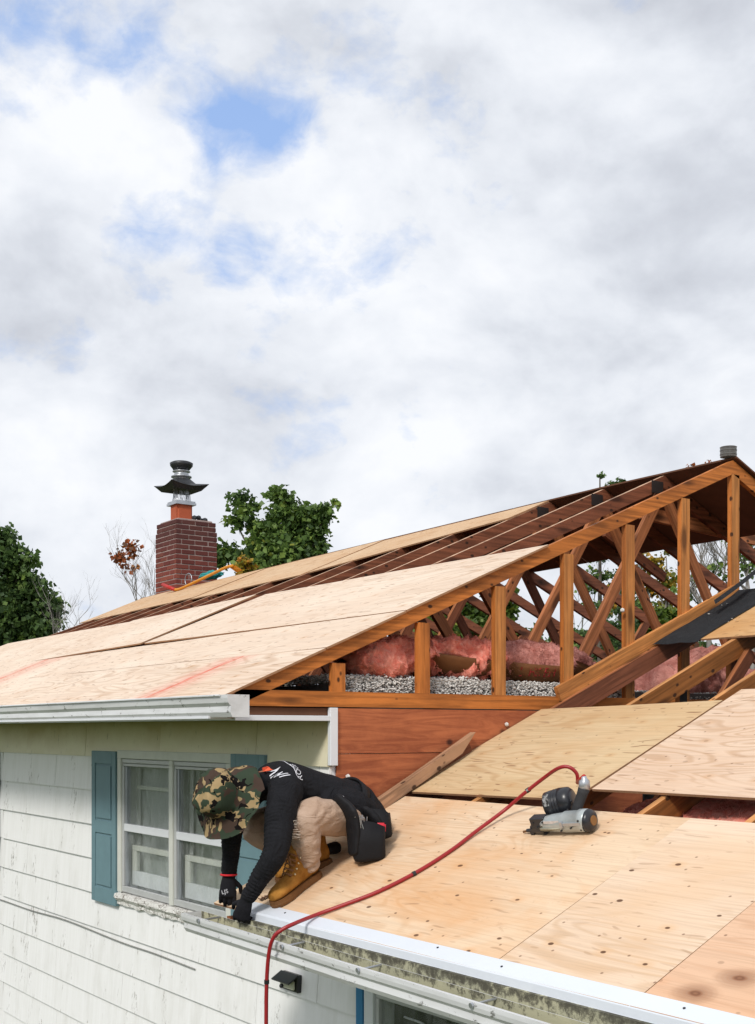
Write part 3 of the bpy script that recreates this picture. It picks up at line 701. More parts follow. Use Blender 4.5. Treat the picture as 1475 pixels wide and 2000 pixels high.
# lower rafters and posts
lz = lambda X: LA+LB*X-.0135
for i, y in enumerate((5.718, 5.08, 4.48, 3.87, 3.26, 2.65, 2.04)):
    ms = [WD_D, WD_M] if i == 0 else [WD_O, WD_OE]
    rf = beam('lower_rafter', (3.13, y, lz(3.13)), (7.38, y, lz(7.38)), .038, .125, ms, house, cut0=0)
    beam('lower_bottom_chord', (3.10, y, -1.0), (11, y, -1.0), .038, .074, [WD_M, WD_M], rf)
    rf2 = beam('far_lower_rafter', (7.40, y, lz(7.38)), (11.5, y, lz(7.38)-.4436*4.1), .038, .125, [WD_D, WD_M], rf)
    if i:
        for X in (6.0, 6.50, 7.0):
            beam('post', (X, y+.04, -.98), (X, y+.04, lz(X)-.12), .038, .07, [DARK if i == 1 and X < 6.2 else WD_D, WD_O], rf, up=(1, 0, 0) if False else (-1, 0, 0))
        beam('web', (5.2, y-.04, -.95), (6.6, y-.04, lz(6.6)-.10), .036, .085, [WD_D, WD_M], rf)
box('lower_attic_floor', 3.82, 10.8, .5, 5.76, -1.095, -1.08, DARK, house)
# insulation between the lower joists (seen through the open gap)
def batt_mesh(L, W_, H_, seed, nx=110, ny=56, sagf=1., rag=1.):
    bm = bmesh.new(); rings = []
    for i in range(nx+1):
        u = i/nx*2-1; e = (1-abs(u)**3.2)**.5 if abs(u) < 1 else 0
        e = max(e, .12)
        ring = []
        for k in range(ny):
            a = 2*math.pi*k/ny; cy, cz = math.cos(a), math.sin(a)
            cy = math.copysign(abs(cy)**.7, cy); cz = math.copysign(abs(cz)**.8, cz)
            p = Vector((u*L/2, cy*W_/2*(.75+.25*e), cz*H_/2*e))
            q_ = p+Vector((seed, 0, 0)); nn = (noise.noise(q_*6)*.034+noise.noise(q_*15)*.018+noise.noise(q_*34)*.010+noise.noise(q_*80)*.005)*rag-abs(noise.noise(q_*11))*.03*rag
            p = p*(1)+Vector((0, cy, cz))*nn
            ring.append(bm.verts.new(p))
        rings.append(ring)
    for A, B in zip(rings, rings[1:]):
        for k in range(ny): bm.faces.new((A[k], A[(k+1) % ny], B[(k+1) % ny], B[k]))
    bm.faces.new(rings[0][::-1]); bm.faces.new(rings[-1]); return bm
def batt(c, L, W_, H_, rz, ry, seed, label, m=PINK, paper=None, rag=1., text=None):
    mw = Matrix.Translation(c) @ Matrix.Rotation(rz, 4, 'Z') @ Matrix.Rotation(ry, 4, 'Y')
    bm = batt_mesh(L, W_, H_, seed, rag=rag)
    root = empty('insulation_batt', c, label=label, cat='insulation', group='insulation batts lying in the open attic')
    bm.verts.ensure_lookup_table(); bm.normal_update(); fb_ = bmesh.new(); rgf = random.Random(seed)
    for _ in range(5200):
        v = bm.verts[rgf.randrange(len(bm.verts))]; n_ = v.normal
        if n_.dot(v.co) < 0: n_ = -n_
        t_ = (n_*rgf.uniform(.3, 1.2)+Vector((rgf.uniform(-1, 1), rgf.uniform(-1, 1), rgf.uniform(-1, 1)))).normalized(); l_ = rgf.uniform(.008, .026); w_ = Vector((rgf.uniform(-1, 1), rgf.uniform(-1, 1), rgf.uniform(-1, 1)))*.0022
        fb_.faces.new([fb_.verts.new(v.co-w_), fb_.verts.new(v.co+w_), fb_.verts.new(v.co+t_*l_)])
    ft = frombm(fb_, 'loose_fibres', m, root, mw); ft['kind'] = 'stuff'
    frombm(bm, 'fibreglass', m, root, mw, True)
    if paper:   # kraft facing wrapped round the underside, from one side of the batt to the other
        bm = bmesh.new(); rows = []
        for i in range(25):
            u = i/24*2-1; e = max((1-abs(u)**3.2)**.5 if abs(u) < 1 else 0, .15)
            row = []
            for k in range(11):
                a = -math.pi*(.02+paper*k/10); cy, cz = math.cos(a), math.sin(a)
                cy = math.copysign(abs(cy)**.7, cy); cz = math.copysign(abs(cz)**.8, cz)
                p = Vector((u*L/2*.99, -cy*(W_/2+.016)*(.75+.25*e)*1, cz*(H_/2+.014)*e))
                p += Vector((0, -cy, cz))*noise.noise(p*6+Vector((seed, 3, 0)))*.016
                row.append(bm.verts.new(p))
            rows.append(row)
        for A, B in zip(rows, rows[1:]):
            for k in range(10): bm.faces.new((A[k], A[k+1], B[k+1], B[k]))
        bmesh.ops.solidify(bm, geom=bm.faces[:], thickness=.003); frombm(bm, 'paper_facing', KRAFT, root, mw, True)
    return root, mw
batt(Vector((4.37, 6.04, .455)), .60, .36, .245, R(4), R(-6), 3, 'small rounded pink batt between the first two tall studs of the gable', rag=1.2)
batt(Vector((4.99, 6.12, .475)), .60, .40, .25, R(-2), R(4), 11, 'crumpled pink batt sagging over brown paper between second and third tall studs', paper=.55, rag=2.0)
b3, m3 = batt(Vector((5.62, 6.14, .455)), .60, .42, .31, R(0), R(1), 22, 'thick dusty batt with its brown paper side and red print facing out', m=PINKD, paper=.62, rag=.6)
batt(Vector((6.10, 6.30, .49)), .50, .40, .22, R(6), R(12), 35, 'drooping pink batt with torn end behind the fourth tall stud', m=PINKD, paper=.5, rag=1.5)
batt(Vector((7.55, 6.35, .40)), 1.05, .5, .42, R(20), R(-14), 47, 'heaped dusty pink batt under the sloping dark rafter', m=PINKD, rag=2.6)
batt(Vector((8.6, 6.5, .36)), 1.2, .5, .30, R(0), R(0), 53, 'low flat pink batt far right between attic posts', m=PINKD, rag=1.4)
batt(Vector((5.0, 3.75, -.54)), 1.6, 1.0, .40, R(80), R(0), 61, 'dark maroon batt inside the open gap of the lower roof', m=PINK, rag=1.0)
batt(Vector((5.02, 2.55, -.53)), 1.4, 1.0, .42, R(75), R(4), 67, 'lumpy pink batt in the lower roof gap near the right edge', m=PINK, rag=1.6)
def text_mesh(s, size, ext=.002):
    cu = bpy.data.curves.new('t', 'FONT'); cu.body = s; cu.size = size; cu.extrude = ext; cu.resolution_u = 2
    o = bpy.data.objects.new('t', cu); COL.objects.link(o); dg = bpy.context.evaluated_depsgraph_get()
    me = bpy.data.meshes.new_from_object(o.evaluated_get(dg)); bpy.data.objects.remove(o); bpy.data.curves.remove(cu); return me
def wrap_text(s, size, mw, proj, target, m, parent, name, off=.002, bold=0.):
    """text laid on a surface: each vertex is dropped along proj onto the target's mesh"""
    me = text_mesh(s, size, 0); bm = bmesh.new(); bm.from_mesh(me)
    bmesh.ops.subdivide_edges(bm, edges=[e for e in bm.edges if e.calc_length() > size*.2], cuts=3, use_grid_fill=False)
    bmesh.ops.triangulate(bm, faces=bm.faces[:])
    tb = bmesh.new(); tb.from_mesh(target.data); tb.transform(WM[target.name]); bv = BVHTree.FromBMesh(tb)
    proj = proj.normalized()
    for v in bm.verts:
        p = mw @ v.co; hit = bv.ray_cast(p-proj*1.0, proj)
        v.co = hit[0]+hit[1]*off if hit[0] is not None else p
    tb.free(); o = frombm(bm, name, m, parent); return o
fb = [c for c in b3.children if c.name.startswith('paper_facing')][0]
mt = Matrix.Translation((5.40, 5.8, .36)) @ Matrix.Rotation(R(90), 4, 'X')
try: wrap_text('L HK EH', .085, mt, Vector((0, 1, 0)), fb, REDINK, b3, 'printed_letters', .004)
except Exception as e: print('text', e)
# loose white fill behind the bottom chord
verts, faces = [], []
def chunk(c, r):
    base = len(verts)
    d = RNG.normal(size=(6, 3))*.25
    for i, q in enumerate(((1, 0, 0), (-1, 0, 0), (0, 1, 0), (0, -1, 0), (0, 0, 1), (0, 0, -1))):
        verts.append(tuple(np.array(c)+(np.array(q)+d[i])*r*np.array((1, .9, .65))))
    for f in ((0, 2, 4), (2, 1, 4), (1, 3, 4), (3, 0, 4), (2, 0, 5), (1, 2, 5), (3, 1, 5), (0, 3, 5)): faces.append(tuple(base+i for i in f))
for _ in range(14000):
    X = RNG.uniform(3.86, 7.4); Y = RNG.uniform(5.835, 6.5)
    h = .215+.10*(1-max(0, (5.88-Y)/.06))+.022*noise.noise(Vector((X*4, Y*4, 1)))+(.02 if X < 5 else 0)
    if X > 6.2: h -= .04
    chunk((X, Y, h-RNG.uniform(0, .05)), RNG.uniform(.004, .013))
for _ in range(5200):
    X = RNG.uniform(3.86, 6.4); Z = RNG.uniform(.20, .32); chunk((X, 5.845+RNG.uniform(0, .03)+(Z-.2)*.25, Z), RNG.uniform(.004, .012))
me = bpy.data.meshes.new('loose_fill'); me.from_pydata(verts, [], faces)
tag(mobj('loose_fill_insulation', me, FILL), 'white crumbly loose fill heaped behind the lowest gable board under the batts', 'insulation', kind='stuff')
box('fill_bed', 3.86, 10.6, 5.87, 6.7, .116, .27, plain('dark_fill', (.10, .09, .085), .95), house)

# ---- windows
def rail(name, y0, y1, z0, z1, x0, x1, m, par): return box(name, x0, x1, y0, y1, z0, z1, m, par, .0025)
def casing(yr, yl, zt, zb, wd, par, m):
    rail('casing', yr, yl, zt-wd, zt, XW-.035, XW+.03, m, par)
    rail('casing', yl-wd, yl, zb, zt-wd-.001, XW-.034, XW+.03, m, par)
    rail('casing', yr, yr+wd, zb, zt-wd-.001, XW-.034, XW+.03, m, par)
win = bpy.data.objects.new('double_window', None); place(win, Matrix.Translation((XW, 7.8, -.7)), house)
yr, yl, zt, zb = 6.923, 8.741, -.155, -1.245
casing(yr, yl, zt, zb, .062, win, CASE)
rail('mullion', 7.78, 7.835, zb, zt-.063, XW-.033, XW+.03, CASE, win)
def uneven_sill():
    bm = bmesh.new(); n = 60; rings = []
    for i in range(n+1):
        y = 6.90+(8.755-6.90)*i/n; j = lambda s, a: noise.noise(Vector((y*9, s, 0)))*a+noise.noise(Vector((y*30, s, 4)))*a*.5
        pr = [(XW+.03, -1.245), (XW-.05+j(1, .004), -1.262+j(2, .004)), (XW-.055+j(3, .006), -1.29+j(4, .006)), (XW-.032+j(5, .008), -1.318+j(6, .012)), (XW-.03+j(7, .006), -1.345+j(8, .014)), (XW+.0, -1.35)]
        rings.append([bm.verts.new((x, y, z)) for x, z in pr])
    for A, B in zip(rings, rings[1:]):
        for k in range(5): bm.faces.new((A[k], A[k+1], B[k+1], B[k]))
    bm.faces.new(rings[0]); bm.faces.new(rings[-1][::-1]); return frombm(bm, 'sill', PEEL, win)
uneven_sill()
def storm(y0, y1, curtain):
    z1, z0 = zt-.066, zb+.004
    rail('storm_frame', y0, y1, z1-.030, z1, XW-.022, XW+.004, ALU, win)
    rail('storm_frame', y0, y1, z1-.055, z1-.034, XW-.016, XW+.01, ALU, win)
    rail('storm_frame', y0, y1, z0, z0+.045, XW-.022, XW+.004, ALU, win)
    for a, c in ((y0, y0+.030), (y1-.030, y1)): rail('storm_frame', a, c, z0+.046, z1-.056, XW-.021, XW+.005, ALU, win)
    for a, c in ((y0+.032, y0+.052), (y1-.052, y1-.032)): rail('storm_track', a, c, z0+.046, z1-.056, XW-.010, XW+.012, GALV, win)
    zm = (z0+z1)/2-.015
    rail('storm_meeting_rail', y0+.031, y1-.031, zm-.028, zm+.028, XW-.019, XW+.008, TRIM, win)
    for a, c in ((z0+.046, zm-.029), (zm+.029, z1-.056)): box('pane', XW+.009, XW+.013, y0+.053, y1-.053, a, c, GLASS, win)
    # the older wooden sash behind
    zi = zm-.16
    rail('inner_rail', y0+.03, y1-.03, zi-.02, zi+.02, XW+.05, XW+.085, CASE, win)
    rail('inner_rail', y0+.03, y1-.03, z0+.05, z0+.16, XW+.05, XW+.085, TRIM, win)
    rail('inner_bar', y0+.03, y1-.03, z1-.235, z1-.205, XW+.085, XW+.105, CASE, win)
    for a in (y0+.028, y1-.10): rail('inner_stile', a, a+.07, z0+.161, zi-.021, XW+.05, XW+.084, CASE, win)
    for a in (y0+.028, y1-.075): rail('inner_stile', a, a+.045, zi+.021, z1, XW+.086, XW+.10, ALU, win)
    box('inner_pane', XW+.062, XW+.066, y0+.099, y1-.101, z0+.16, zi-.02, GLASS, win)
    # plastic sheet and blind hung close behind the glass
    bm = bmesh.new(); rows = []
    for j in range(13):
        zz = z0+(z1-z0)*j/12
        rows.append([bm.verts.new((XW+.118+.004*noise.noise(Vector((yy*6+zz*4, zz*2, 5 if curtain else 1)))*(3 if curtain else 1), yy, zz)) for yy in [y0-.02+(y1-y0+.04)*i/24 for i in range(25)]])
    for A, B in zip(rows, rows[1:]):
        for k in range(24):
            f = bm.faces.new((A[k], A[k+1], B[k+1], B[k]))
    bmesh.ops.solidify(bm, geom=bm.faces[:], thickness=.003)
    frombm(bm, 'plastic_curtain' if curtain else 'window_blind', CURT if curtain else BLIND, win, None, True)
storm(7.837, 8.678, True); storm(6.987, 7.778, False)
box('room_backing', 4.2, 4.25, 6.8, 8.9, -1.5, .05, ROOM, win)
def shutter(y0, y1, z0, z1, m):
    s = box('shutter', XW-.035, XW-.013, y0, y1, z0, z1, m, house, .003)
    if y1-y0 < .2: return
    for a, c in ((y0, y0+.07), (y1-.07, y1)): rail('stile', a, c, z0, z1, XW-.046, XW-.034, m, s)
    zm = z0+(z1-z0)*.50
    for a, c in ((z0, z0+.12), (zm-.05, zm+.05), (z1-.10, z1)): rail('rail', y0+.071, y1-.071, a, c, XW-.046, XW-.034, m, s)
    for a, c in ((z0+.135, zm-.065), (zm+.065, z1-.115)):
        bm = bmesh.new(); f = bbox(bm, -.006, .006, -(y1-y0)/2+.088, (y1-y0)/2-.088, -(c-a)/2, (c-a)/2)
        bmesh.ops.bevel(bm, geom=[e for e in bm.edges], offset=.005, segments=2, affect='EDGES')
        frombm(bm, 'raised_panel', m, s, Matrix.Translation((XW-.0405, (y0+y1)/2, (a+c)/2)))
shutter(8.752, 9.225, -1.365, -.166, SHUT); shutter(6.47, 6.90, -1.365, -.154, SHUT); shutter(11.585, 12.05, -1.36, -.166, SHUTD)
# lower window, only its head and one jamb in view
win = bpy.data.objects.new('lower_window', None); place(win, Matrix.Translation((XW, 4.6, -2)), house)
rail('blue_edge_strip', 5.425, 5.49, -2.7, -1.32, XW-.030, XW+.01, BLUE, win)
casing(3.82, 5.405, -1.335, -2.7, .085, win, TRIM)
rail('window_frame', 3.9, 5.318, -1.45, -1.423, XW-.02, XW+.02, ALU, win); rail('window_frame', 5.285, 5.318, -2.7, -1.451, XW-.02, XW+.02, ALU, win)
box('pane', XW+.0, XW+.004, 3.9, 5.284, -2.7, -1.451, GLASS, win)
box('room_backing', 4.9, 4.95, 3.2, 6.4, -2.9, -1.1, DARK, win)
bm = bmesh.new(); pts = spline([Vector((XW+.12, 5.24, -1.56)), Vector((XW+.12, 5.05, -1.57)), Vector((XW+.12, 4.90, -1.64)), Vector((XW+.12, 4.82, -1.78))], 6); tube(bm, pts, .006, 6); frombm(bm, 'curtain_cord', TRIM, win)
bm = bmesh.new(); lathe(bm, [(0, 0), (.015, -.01), (.02, -.05), (.05, -.10), (.11, -.20), (.10, -.20), (.0, -.16)], 16, m=Matrix.Translation((XW+.35, 5.0, -1.62))); frombm(bm, 'lamp_shade', GALV, win, None, True)

# ---- chimney, brick by brick
CH = (7.60, 8.257, 15.576, 16.25); ZC0, ZC1 = 1.72, 3.02
ch = box('chimney', CH[0]+.006, CH[1]-.006, CH[2]+.006, CH[3]-.006, ZC0-.6, ZC1-.155, MORTAR, house)
BR = {}
def brick(cx, cy, cz, L, D, H, rot):
    k = (round(L, 3), round(D, 3), round(H, 3))
    if k not in BR:
        bm = bmesh.new(); bbox(bm, -L/2, L/2, -D/2, D/2, -H/2, H/2); bmesh.ops.bevel(bm, geom=bm.edges[:], offset=.004, segments=1, affect='EDGES')
        me = bpy.data.meshes.new('brick'); bm.to_mesh(me); bm.free(); me.materials.append(BRICK); BR[k] = me
    o = bpy.data.objects.new('brick', BR[k]); m = Matrix.Translation((cx+random.uniform(-.003, .003), cy+random.uniform(-.003, .003), cz)) @ Matrix.Rotation(rot+random.uniform(-.01, .01), 4, 'Z')
    place(o, m, ch)
H = .058; pitch = .0715; nrow = 18
for r in range(nrow):
    z = ZC1-.01-pitch*(r+.5); gx = 0.0 if r > 1 else -.018
    x0, x1, y0, y1 = CH[0]+(0 if r > 1 else .014), CH[1]-(0 if r > 1 else .014), CH[2]+(0 if r > 1 else .014), CH[3]-(0 if r > 1 else .014)
    for side in range(4):
        if side in (0, 2): a, b_ = x0, x1
        else: a, b_ = y0, y1
        start = a+(.0 if (r+side) % 2 else .095)
        segs = []; c = start
        if start > a+.02: segs.append((a, start-.011))
        while c < b_-.02: segs.append((c, min(c+.20, b_))); c += .211
        for s0, s1 in segs:
            if s1-s0 < .03: continue
            L = s1-s0
            if side == 0: brick((s0+s1)/2, y0+.03, z, L, .06, H, 0)
            elif side == 2: brick((s0+s1)/2, y1-.03, z, L, .06, H, 0)
            elif side == 1: brick(x1-.03, (s0+s1)/2, z, L, .06, H, R(90))
            else: brick(x0+.03, (s0+s1)/2, z, L, .06, H, R(90))
box('chimney_neck', CH[0]+.021, CH[1]-.021, CH[2]+.021, CH[3]-.021, ZC1-.154, ZC1-.031, MORTAR, ch)
box('chimney_crown', CH[0]+.05, CH[1]-.05, CH[2]+.05, CH[3]-.05, ZC1-.03, ZC1+.012, MORTAR, ch, .008)
cc = Vector((7.86, 15.93, ZC1))
bm = bmesh.new(); bbox(bm, -.125, .125, -.125, .125, 0, .26); bmesh.ops.bevel(bm, geom=[e for e in bm.edges if abs(e.verts[0].co.z-e.verts[1].co.z) > .1], offset=.03, segments=3, affect='EDGES')
frombm(bm, 'flue_tile', CLAY, ch, Matrix.Translation(cc))
bm = bmesh.new(); bbox(bm, -.16, .16, -.16, .16, .245, .275); bbox(bm, -.15, .15, -.15, .15, .277, .30); frombm(bm, 'cap_base', GALV, ch, Matrix.Translation(cc))
bm = bmesh.new()
for k in range(9):
    for s in (-1, 1):
        f0, f1 = -.10+.2*k/9, -.10+.2*((k+2) % 9)/9
        if abs(f1-f0) > .06: f1 = f0-.04
        for a, c in (((f0, s*.10, .30), (f1, s*.10, .50)), ((s*.10, f0, .30), (s*.10, f1, .50))): tube(bm, [Vector(a), Vector(c)], .0035, 5)
frombm(bm, 'spark_mesh', GALV, ch, Matrix.Translation(cc))
bm = bmesh.new()   # wide pyramid hood with upswept corners
for sgn, dz in ((1, 0),):
    ring0 = []; ring1 = []; ring2 = []
    for k in range(32):
        a = 2*math.pi*k/32+R(-35); sq = 1/max(abs(math.cos(a+R(35)-R(0))), abs(math.sin(a+R(35))));
        ca, sa = math.cos(a+R(35)), math.sin(a+R(35)); rad = .30*sq
        ring0.append(bm.verts.new((ca*.10, sa*.10, .66))); ring1.append(bm.verts.new((ca*.19*sq**.5, sa*.19*sq**.5, .555))); ring2.append(bm.verts.new((ca*rad, sa*rad, .50+.05*(sq-1)/.41)))
    ring3 = [bm.verts.new((v.co.x*.72, v.co.y*.72, .455)) for v in ring2]; ring4 = [bm.verts.new((v.co.x*.6, v.co.y*.6, .50)) for v in ring1]
    for A, B in ((ring0, ring1), (ring1, ring2), (ring2, ring3), (ring3, ring4)):
        for k in range(32): bm.faces.new((A[k], A[(k+1) % 32], B[(k+1) % 32], B[k]))
    bm.faces.new(ring0); bm.faces.new(ring4[::-1])
frombm(bm, 'cap_hood', BLKM, ch, Matrix.Translation(cc))
bm = bmesh.new(); lathe(bm, [(.13, .60), (.125, .655), (.15, .66), (.15, .675), (.11, .69), (.10, .73), (.13, .74), (.13, .75), (.0, .75)], 20); frombm(bm, 'vent_collar', GALV, ch, Matrix.Translation(cc), True)
bm = bmesh.new(); lathe(bm, [(0, .77), (.12, .775), (.165, .83), (.17, .865), (.13, .885), (.0, .89)], 20)
for k in range(5):
    a = k*1.257; tube(bm, [Vector((math.cos(a)*.09, math.sin(a)*.09, .745)), Vector((math.cos(a)*.11, math.sin(a)*.11, .79))], .02, 6)
frombm(bm, 'vent_cap', BLKM, ch, Matrix.Translation(cc), True)
bm = bmesh.new()
for k in range(7):
    c = Vector((8.02+random.uniform(-.09, .12), 15.66+random.uniform(-.03, .08), ZC1+.03+random.uniform(0, .03))); r = random.uniform(.025, .05)
    bmesh.ops.create_icosphere(bm, subdivisions=1, radius=r, matrix=Matrix.Translation(c) @ Matrix.Scale(.7, 4, (0, 0, 1)))
tag(frombm(bm, 'mortar_rubble', BLKM), 'small pile of dark mortar lumps on the right of the chimney top', 'rubble')

# ------------------------------------------------------------------ things on the roofs
# long orange-handled shingle scraper and a teal tarp in front of the chimney
s0, s1, s2 = onX(322, 1146, 7.42), onX(346, 1151, 7.30), onX(455, 1105, 7.42)
s0 = Vector((7.52, 15.45, 1.93)); s1 = onX(350, 1150, 7.2); s2 = onX(440, 1110, 7.35)
rt = empty('roofing_scraper', s1, label='long orange handled tool with a red grip leaning along the ridge by the chimney', cat='tool')
OR = plain('orange_enamel', (.62, .25, .02), .4); RD = plain('red_rubber', (.45, .025, .02), .45)
TEAL = plain('teal_tarp_cloth', (.02, .24, .24), .6, bmp=.004)
bm = bmesh.new(); tube(bm, spline([onX(342, 1152, 7.22), onX(355, 1149, 7.24), onX(400, 1128, 7.30), onX(440, 1109, 7.34), onX(455, 1105, 7.36)], 6), .020, 8); frombm(bm, 'handle', OR, rt, None, True)
bm = bmesh.new(); tube(bm, [onX(318, 1142, 7.20), onX(342, 1152, 7.22)], .026, 8); frombm(bm, 'grip', RD, rt, None, True)
bm = bmesh.new(); p = [onX(448, 1108, 7.36), onX(460, 1104, 7.38), onX(474, 1114, 7.40), onX(462, 1118, 7.40)]; q = [bm.verts.new(v) for v in p]; bm.faces.new(q); bmesh.ops.solidify(bm, geom=bm.faces[:], thickness=.02); frombm(bm, 'blade', OR, rt)
bm = bmesh.new(); bmesh.ops.create_icosphere(bm, subdivisions=4, radius=1)
c0 = onX(412, 1124, 7.52)
for v in bm.verts:
    n_ = 1+.35*noise.noise(v.co*2.2)+.15*noise.noise(v.co*6); v.co = Vector((v.co.x*.10*n_, v.co.y*.26*n_, v.co.z*.055*n_))+c0
tag(frombm(bm, 'folded_tarp', TEAL, None, None, True), 'crumpled teal tarp tucked behind the orange handle at the chimney foot', 'tarp')
bm = bmesh.new(); cx_ = onX(368, 1132, 7.55)
tube(bm, [cx_+Vector((0, math.sin(a)*.10, math.cos(a)*.085)) for a in np.linspace(-2.6, 2.4, 24)], .006, 6)
tag(frombm(bm, 'wire_loop', GALV, None, None, True), 'thin grey loop of wire leaning against the foot of the chimney', 'wire')
# nail coil on the ridge
c = onY(1423, 893, 5.80); co = empty('nail_coil', c, label='grey coil of collated nails standing on the ridge at the gable peak', cat='nails')
bm = bmesh.new()
for rr in (.058, .050, .042, .034):
    n = int(rr*700)
    for k in range(n):
        a = 2*math.pi*k/n; x, y = math.cos(a)*rr, math.sin(a)*rr
        tube(bm, [c+Vector((x, y, .0)), c+Vector((x, y, .072))], .0024, 5)
        tube(bm, [c+Vector((x, y, .072)), c+Vector((x, y, .075))], .0048, 5)
frombm(bm, 'nail_row', plain('dull_nail_steel', (.26, .25, .24), .5, .5), co); 
bm = bmesh.new()
for zz in (.02, .05):
    tube(bm, [c+Vector((math.cos(a)*.0615, math.sin(a)*.0615, zz)) for a in np.linspace(0, 6.283, 28)], .0022, 5)
frombm(bm, 'collating_wire', GALV, co)
# weathered board lying against the red wall
wb = beam('weathered_board', onY(694, 1594, YG-.10), onY(924, 1430, YG-.045), .05, .065, [WD_W, WD_W], None, rough=.012)
bmt = bmesh.new(); bmt.from_mesh(wb.data)
xs = max(v.co.x for v in bmt.verts)
for v in bmt.verts:
    if v.co.x > xs-.2 and v.co.z < -.04: v.co.x -= .16
bmt.to_mesh(wb.data); bmt.free()
tag(wb, 'splintered grey brown board leaning up along the red wall', 'board')
bm = bmesh.new()
for px, py in ((905, 1472), (693, 1533), (990, 1415), (742, 1590), (680, 1517), (1216, 1192)):
    p = onY(px, py, YG-.006); 
    bmesh.ops.create_icosphere(bm, subdivisions=1, radius=.012+random.random()*.006, matrix=Matrix.Translation(p))
frombm(bm, 'washer_cap', FILL, house)
# debris specks on the felt and tan sheet
bm = bmesh.new()
for px, py in ((1410, 1182), (1385, 1199), (1420, 1179), (1423, 1214), (1430, 1208), (1436, 1211)):
    p = onL(px, py, .02); bmesh.ops.create_icosphere(bm, subdivisions=1, radius=random.uniform(.006, .014), matrix=Matrix.Translation(p) @ Matrix.Rotation(random.random()*3, 4, 'Z') @ Matrix.Scale(.35, 4, (0, 0, 1)) @ Matrix.Scale(.5, 4, (1, 0, 0)))
tag(frombm(bm, 'debris_flakes', FILL), 'pale broken flakes scattered along the edge of the black felt', 'debris', kind='stuff')

# ---- wall light and cable
wl = empty('wall_light', onX(578, 1915, XW-.02), label='small black solar wall light under the gutter beside the red hose', cat='light')
BP = plain('black_plastic', (.015, .016, .018), .35, 0, .5, var=.1); LED = plain('frosted_lens', (.55, .55, .42), .3)
y0, y1 = 6.07, 6.265
box('housing', XW-.05, XW-.016, y0, y1, -1.56, -1.455, BP, wl, .004)
bm = bmesh.new(); v = [bm.verts.new(p) for p in ((XW-.045, y0, -1.452), (XW-.045, y1, -1.452), (XW-.115, y1, -1.495), (XW-.115, y0, -1.495), (XW-.045, y0, -1.462), (XW-.045, y1, -1.462), (XW-.110, y1, -1.503), (XW-.110, y0, -1.503))]
for f in ((0, 1, 2, 3), (7, 6, 5, 4), (0, 3, 7, 4), (1, 5, 6, 2), (3, 2, 6, 7), (0, 4, 5, 1)): bm.faces.new([v[i] for i in f])
frombm(bm, 'solar_hood', BP, wl)
box('lens', XW-.068, XW-.051, y0+.02, y1-.02, -1.545, -1.49, LED, wl, .006)
bm = bmesh.new(); bmesh.ops.create_uvsphere(bm, u_segments=12, v_segments=8, radius=.014, matrix=Matrix.Translation((XW-.075, y1-.055, -1.535))); frombm(bm, 'motion_sensor', BP, wl)
bm = bmesh.new(); tube(bm, spline([onX(-60, 1740, XW-.025), onX(0, 1757, XW-.025), onX(60, 1778, XW-.022), onX(130, 1798, XW-.022), onX(235, 1840, XW-.022), onX(300, 1862, XW-.02), onX(380, 1893, XW-.02)], 6), .005, 6)
tag(frombm(bm, 'wall_cable', plain('grey_cable', (.25, .25, .24), .6), None, None, True), 'thin grey cable sagging across the white siding below the window', 'cable')

# ---- air hose
HR = plain('red_hose_rubber', (.30, .012, .016), .4, 0, .5, var=.15)
gp = [onY(1129, 1528, 4.22), onY(1126, 1510, 4.22), onY(1110, 1498, 4.25), onY(1090, 1501, 4.30), onY(1062, 1520, 4.42), onY(1025, 1549, 4.52)]
hp = gp+[onL(985, 1583, .05), onL(930, 1624, .02), onL(880, 1662, .012), onL(815, 1703, .012), onL(740, 1741, .012), onL(670, 1768, .014), onL(615, 1788, .022)]
hp += [onX(573, 1805, 2.93), onX(548, 1818, 2.87), onX(533, 1834, 2.845), onX(525, 1865, 2.84), onX(521, 1920, 2.84), onX(520, 2000, 2.84), onX(520, 2200, 2.84)]
ho = empty('air_hose', hp[-1], label='red air hose looping over the plywood and down across the gutter', cat='hose')
bm = bmesh.new(); tube(bm, spline(hp, 8), .0095, 10); frombm(bm, 'hose_tube', HR, ho, None, True)
bm = bmesh.new()
for a, c in ((onY(1028, 1546, 4.51), onY(1035, 1541, 4.50)), (onX(521, 1914, 2.84), onX(521, 1922, 2.84)), (onL(812, 1705, .012), onL(806, 1708, .012)), (onX(540, 1824, 2.86), onX(536, 1829, 2.85))):
    tube(bm, [a, c], .0125, 8)
frombm(bm, 'tape_wrap', BP, ho)

# ---- coil nail gun
gb = onL(1095, 1627, 0); gax = (onL(1165, 1617)-onL(1020, 1622)).normalized(); gup = Vector((-LB, 0, 1)).normalized(); gs = gax.cross(gup).normalized()
GM = Matrix((gax, -gs, gup)).transposed().to_4x4(); GM.translation = gb; GM = GM @ Matrix.Scale(.92, 4)
gun = empty('nail_gun', gb, label='silver and black coil nail gun lying on its side on the lower plywood', cat='nail gun')
CAST = plain('scuffed_cast_aluminium', (.46, .50, .50), .42, .45, .5, var=.35, scale=14, bmp=.0006)
CASTD = plain('dirty_cast_aluminium', (.38, .36, .28), .55, .3, .4, var=.35, scale=14)
GBL = plain('gun_black_plastic', (.018, .019, .024), .32, 0, .5, var=.3, scale=8)
def gl_(p): return Vector(p)
rr = [(-.085, .052, .034), (-.07, .056, .040), (-.02, .058, .047), (.05, .060, .052), (.06, .062, .056), (.15, .063, .057), (.155, .066, .060), (.185, .066, .060), (.19, .064, .057)]
bm = bmesh.new(); tube(bm, [Vector((x, 0, h)) for x, h, r in rr], [r for x, h, r in rr], 20, up=Vector((0, 0, 1)))
frombm(bm, 'cylinder_body', CAST, gun, GM, True)
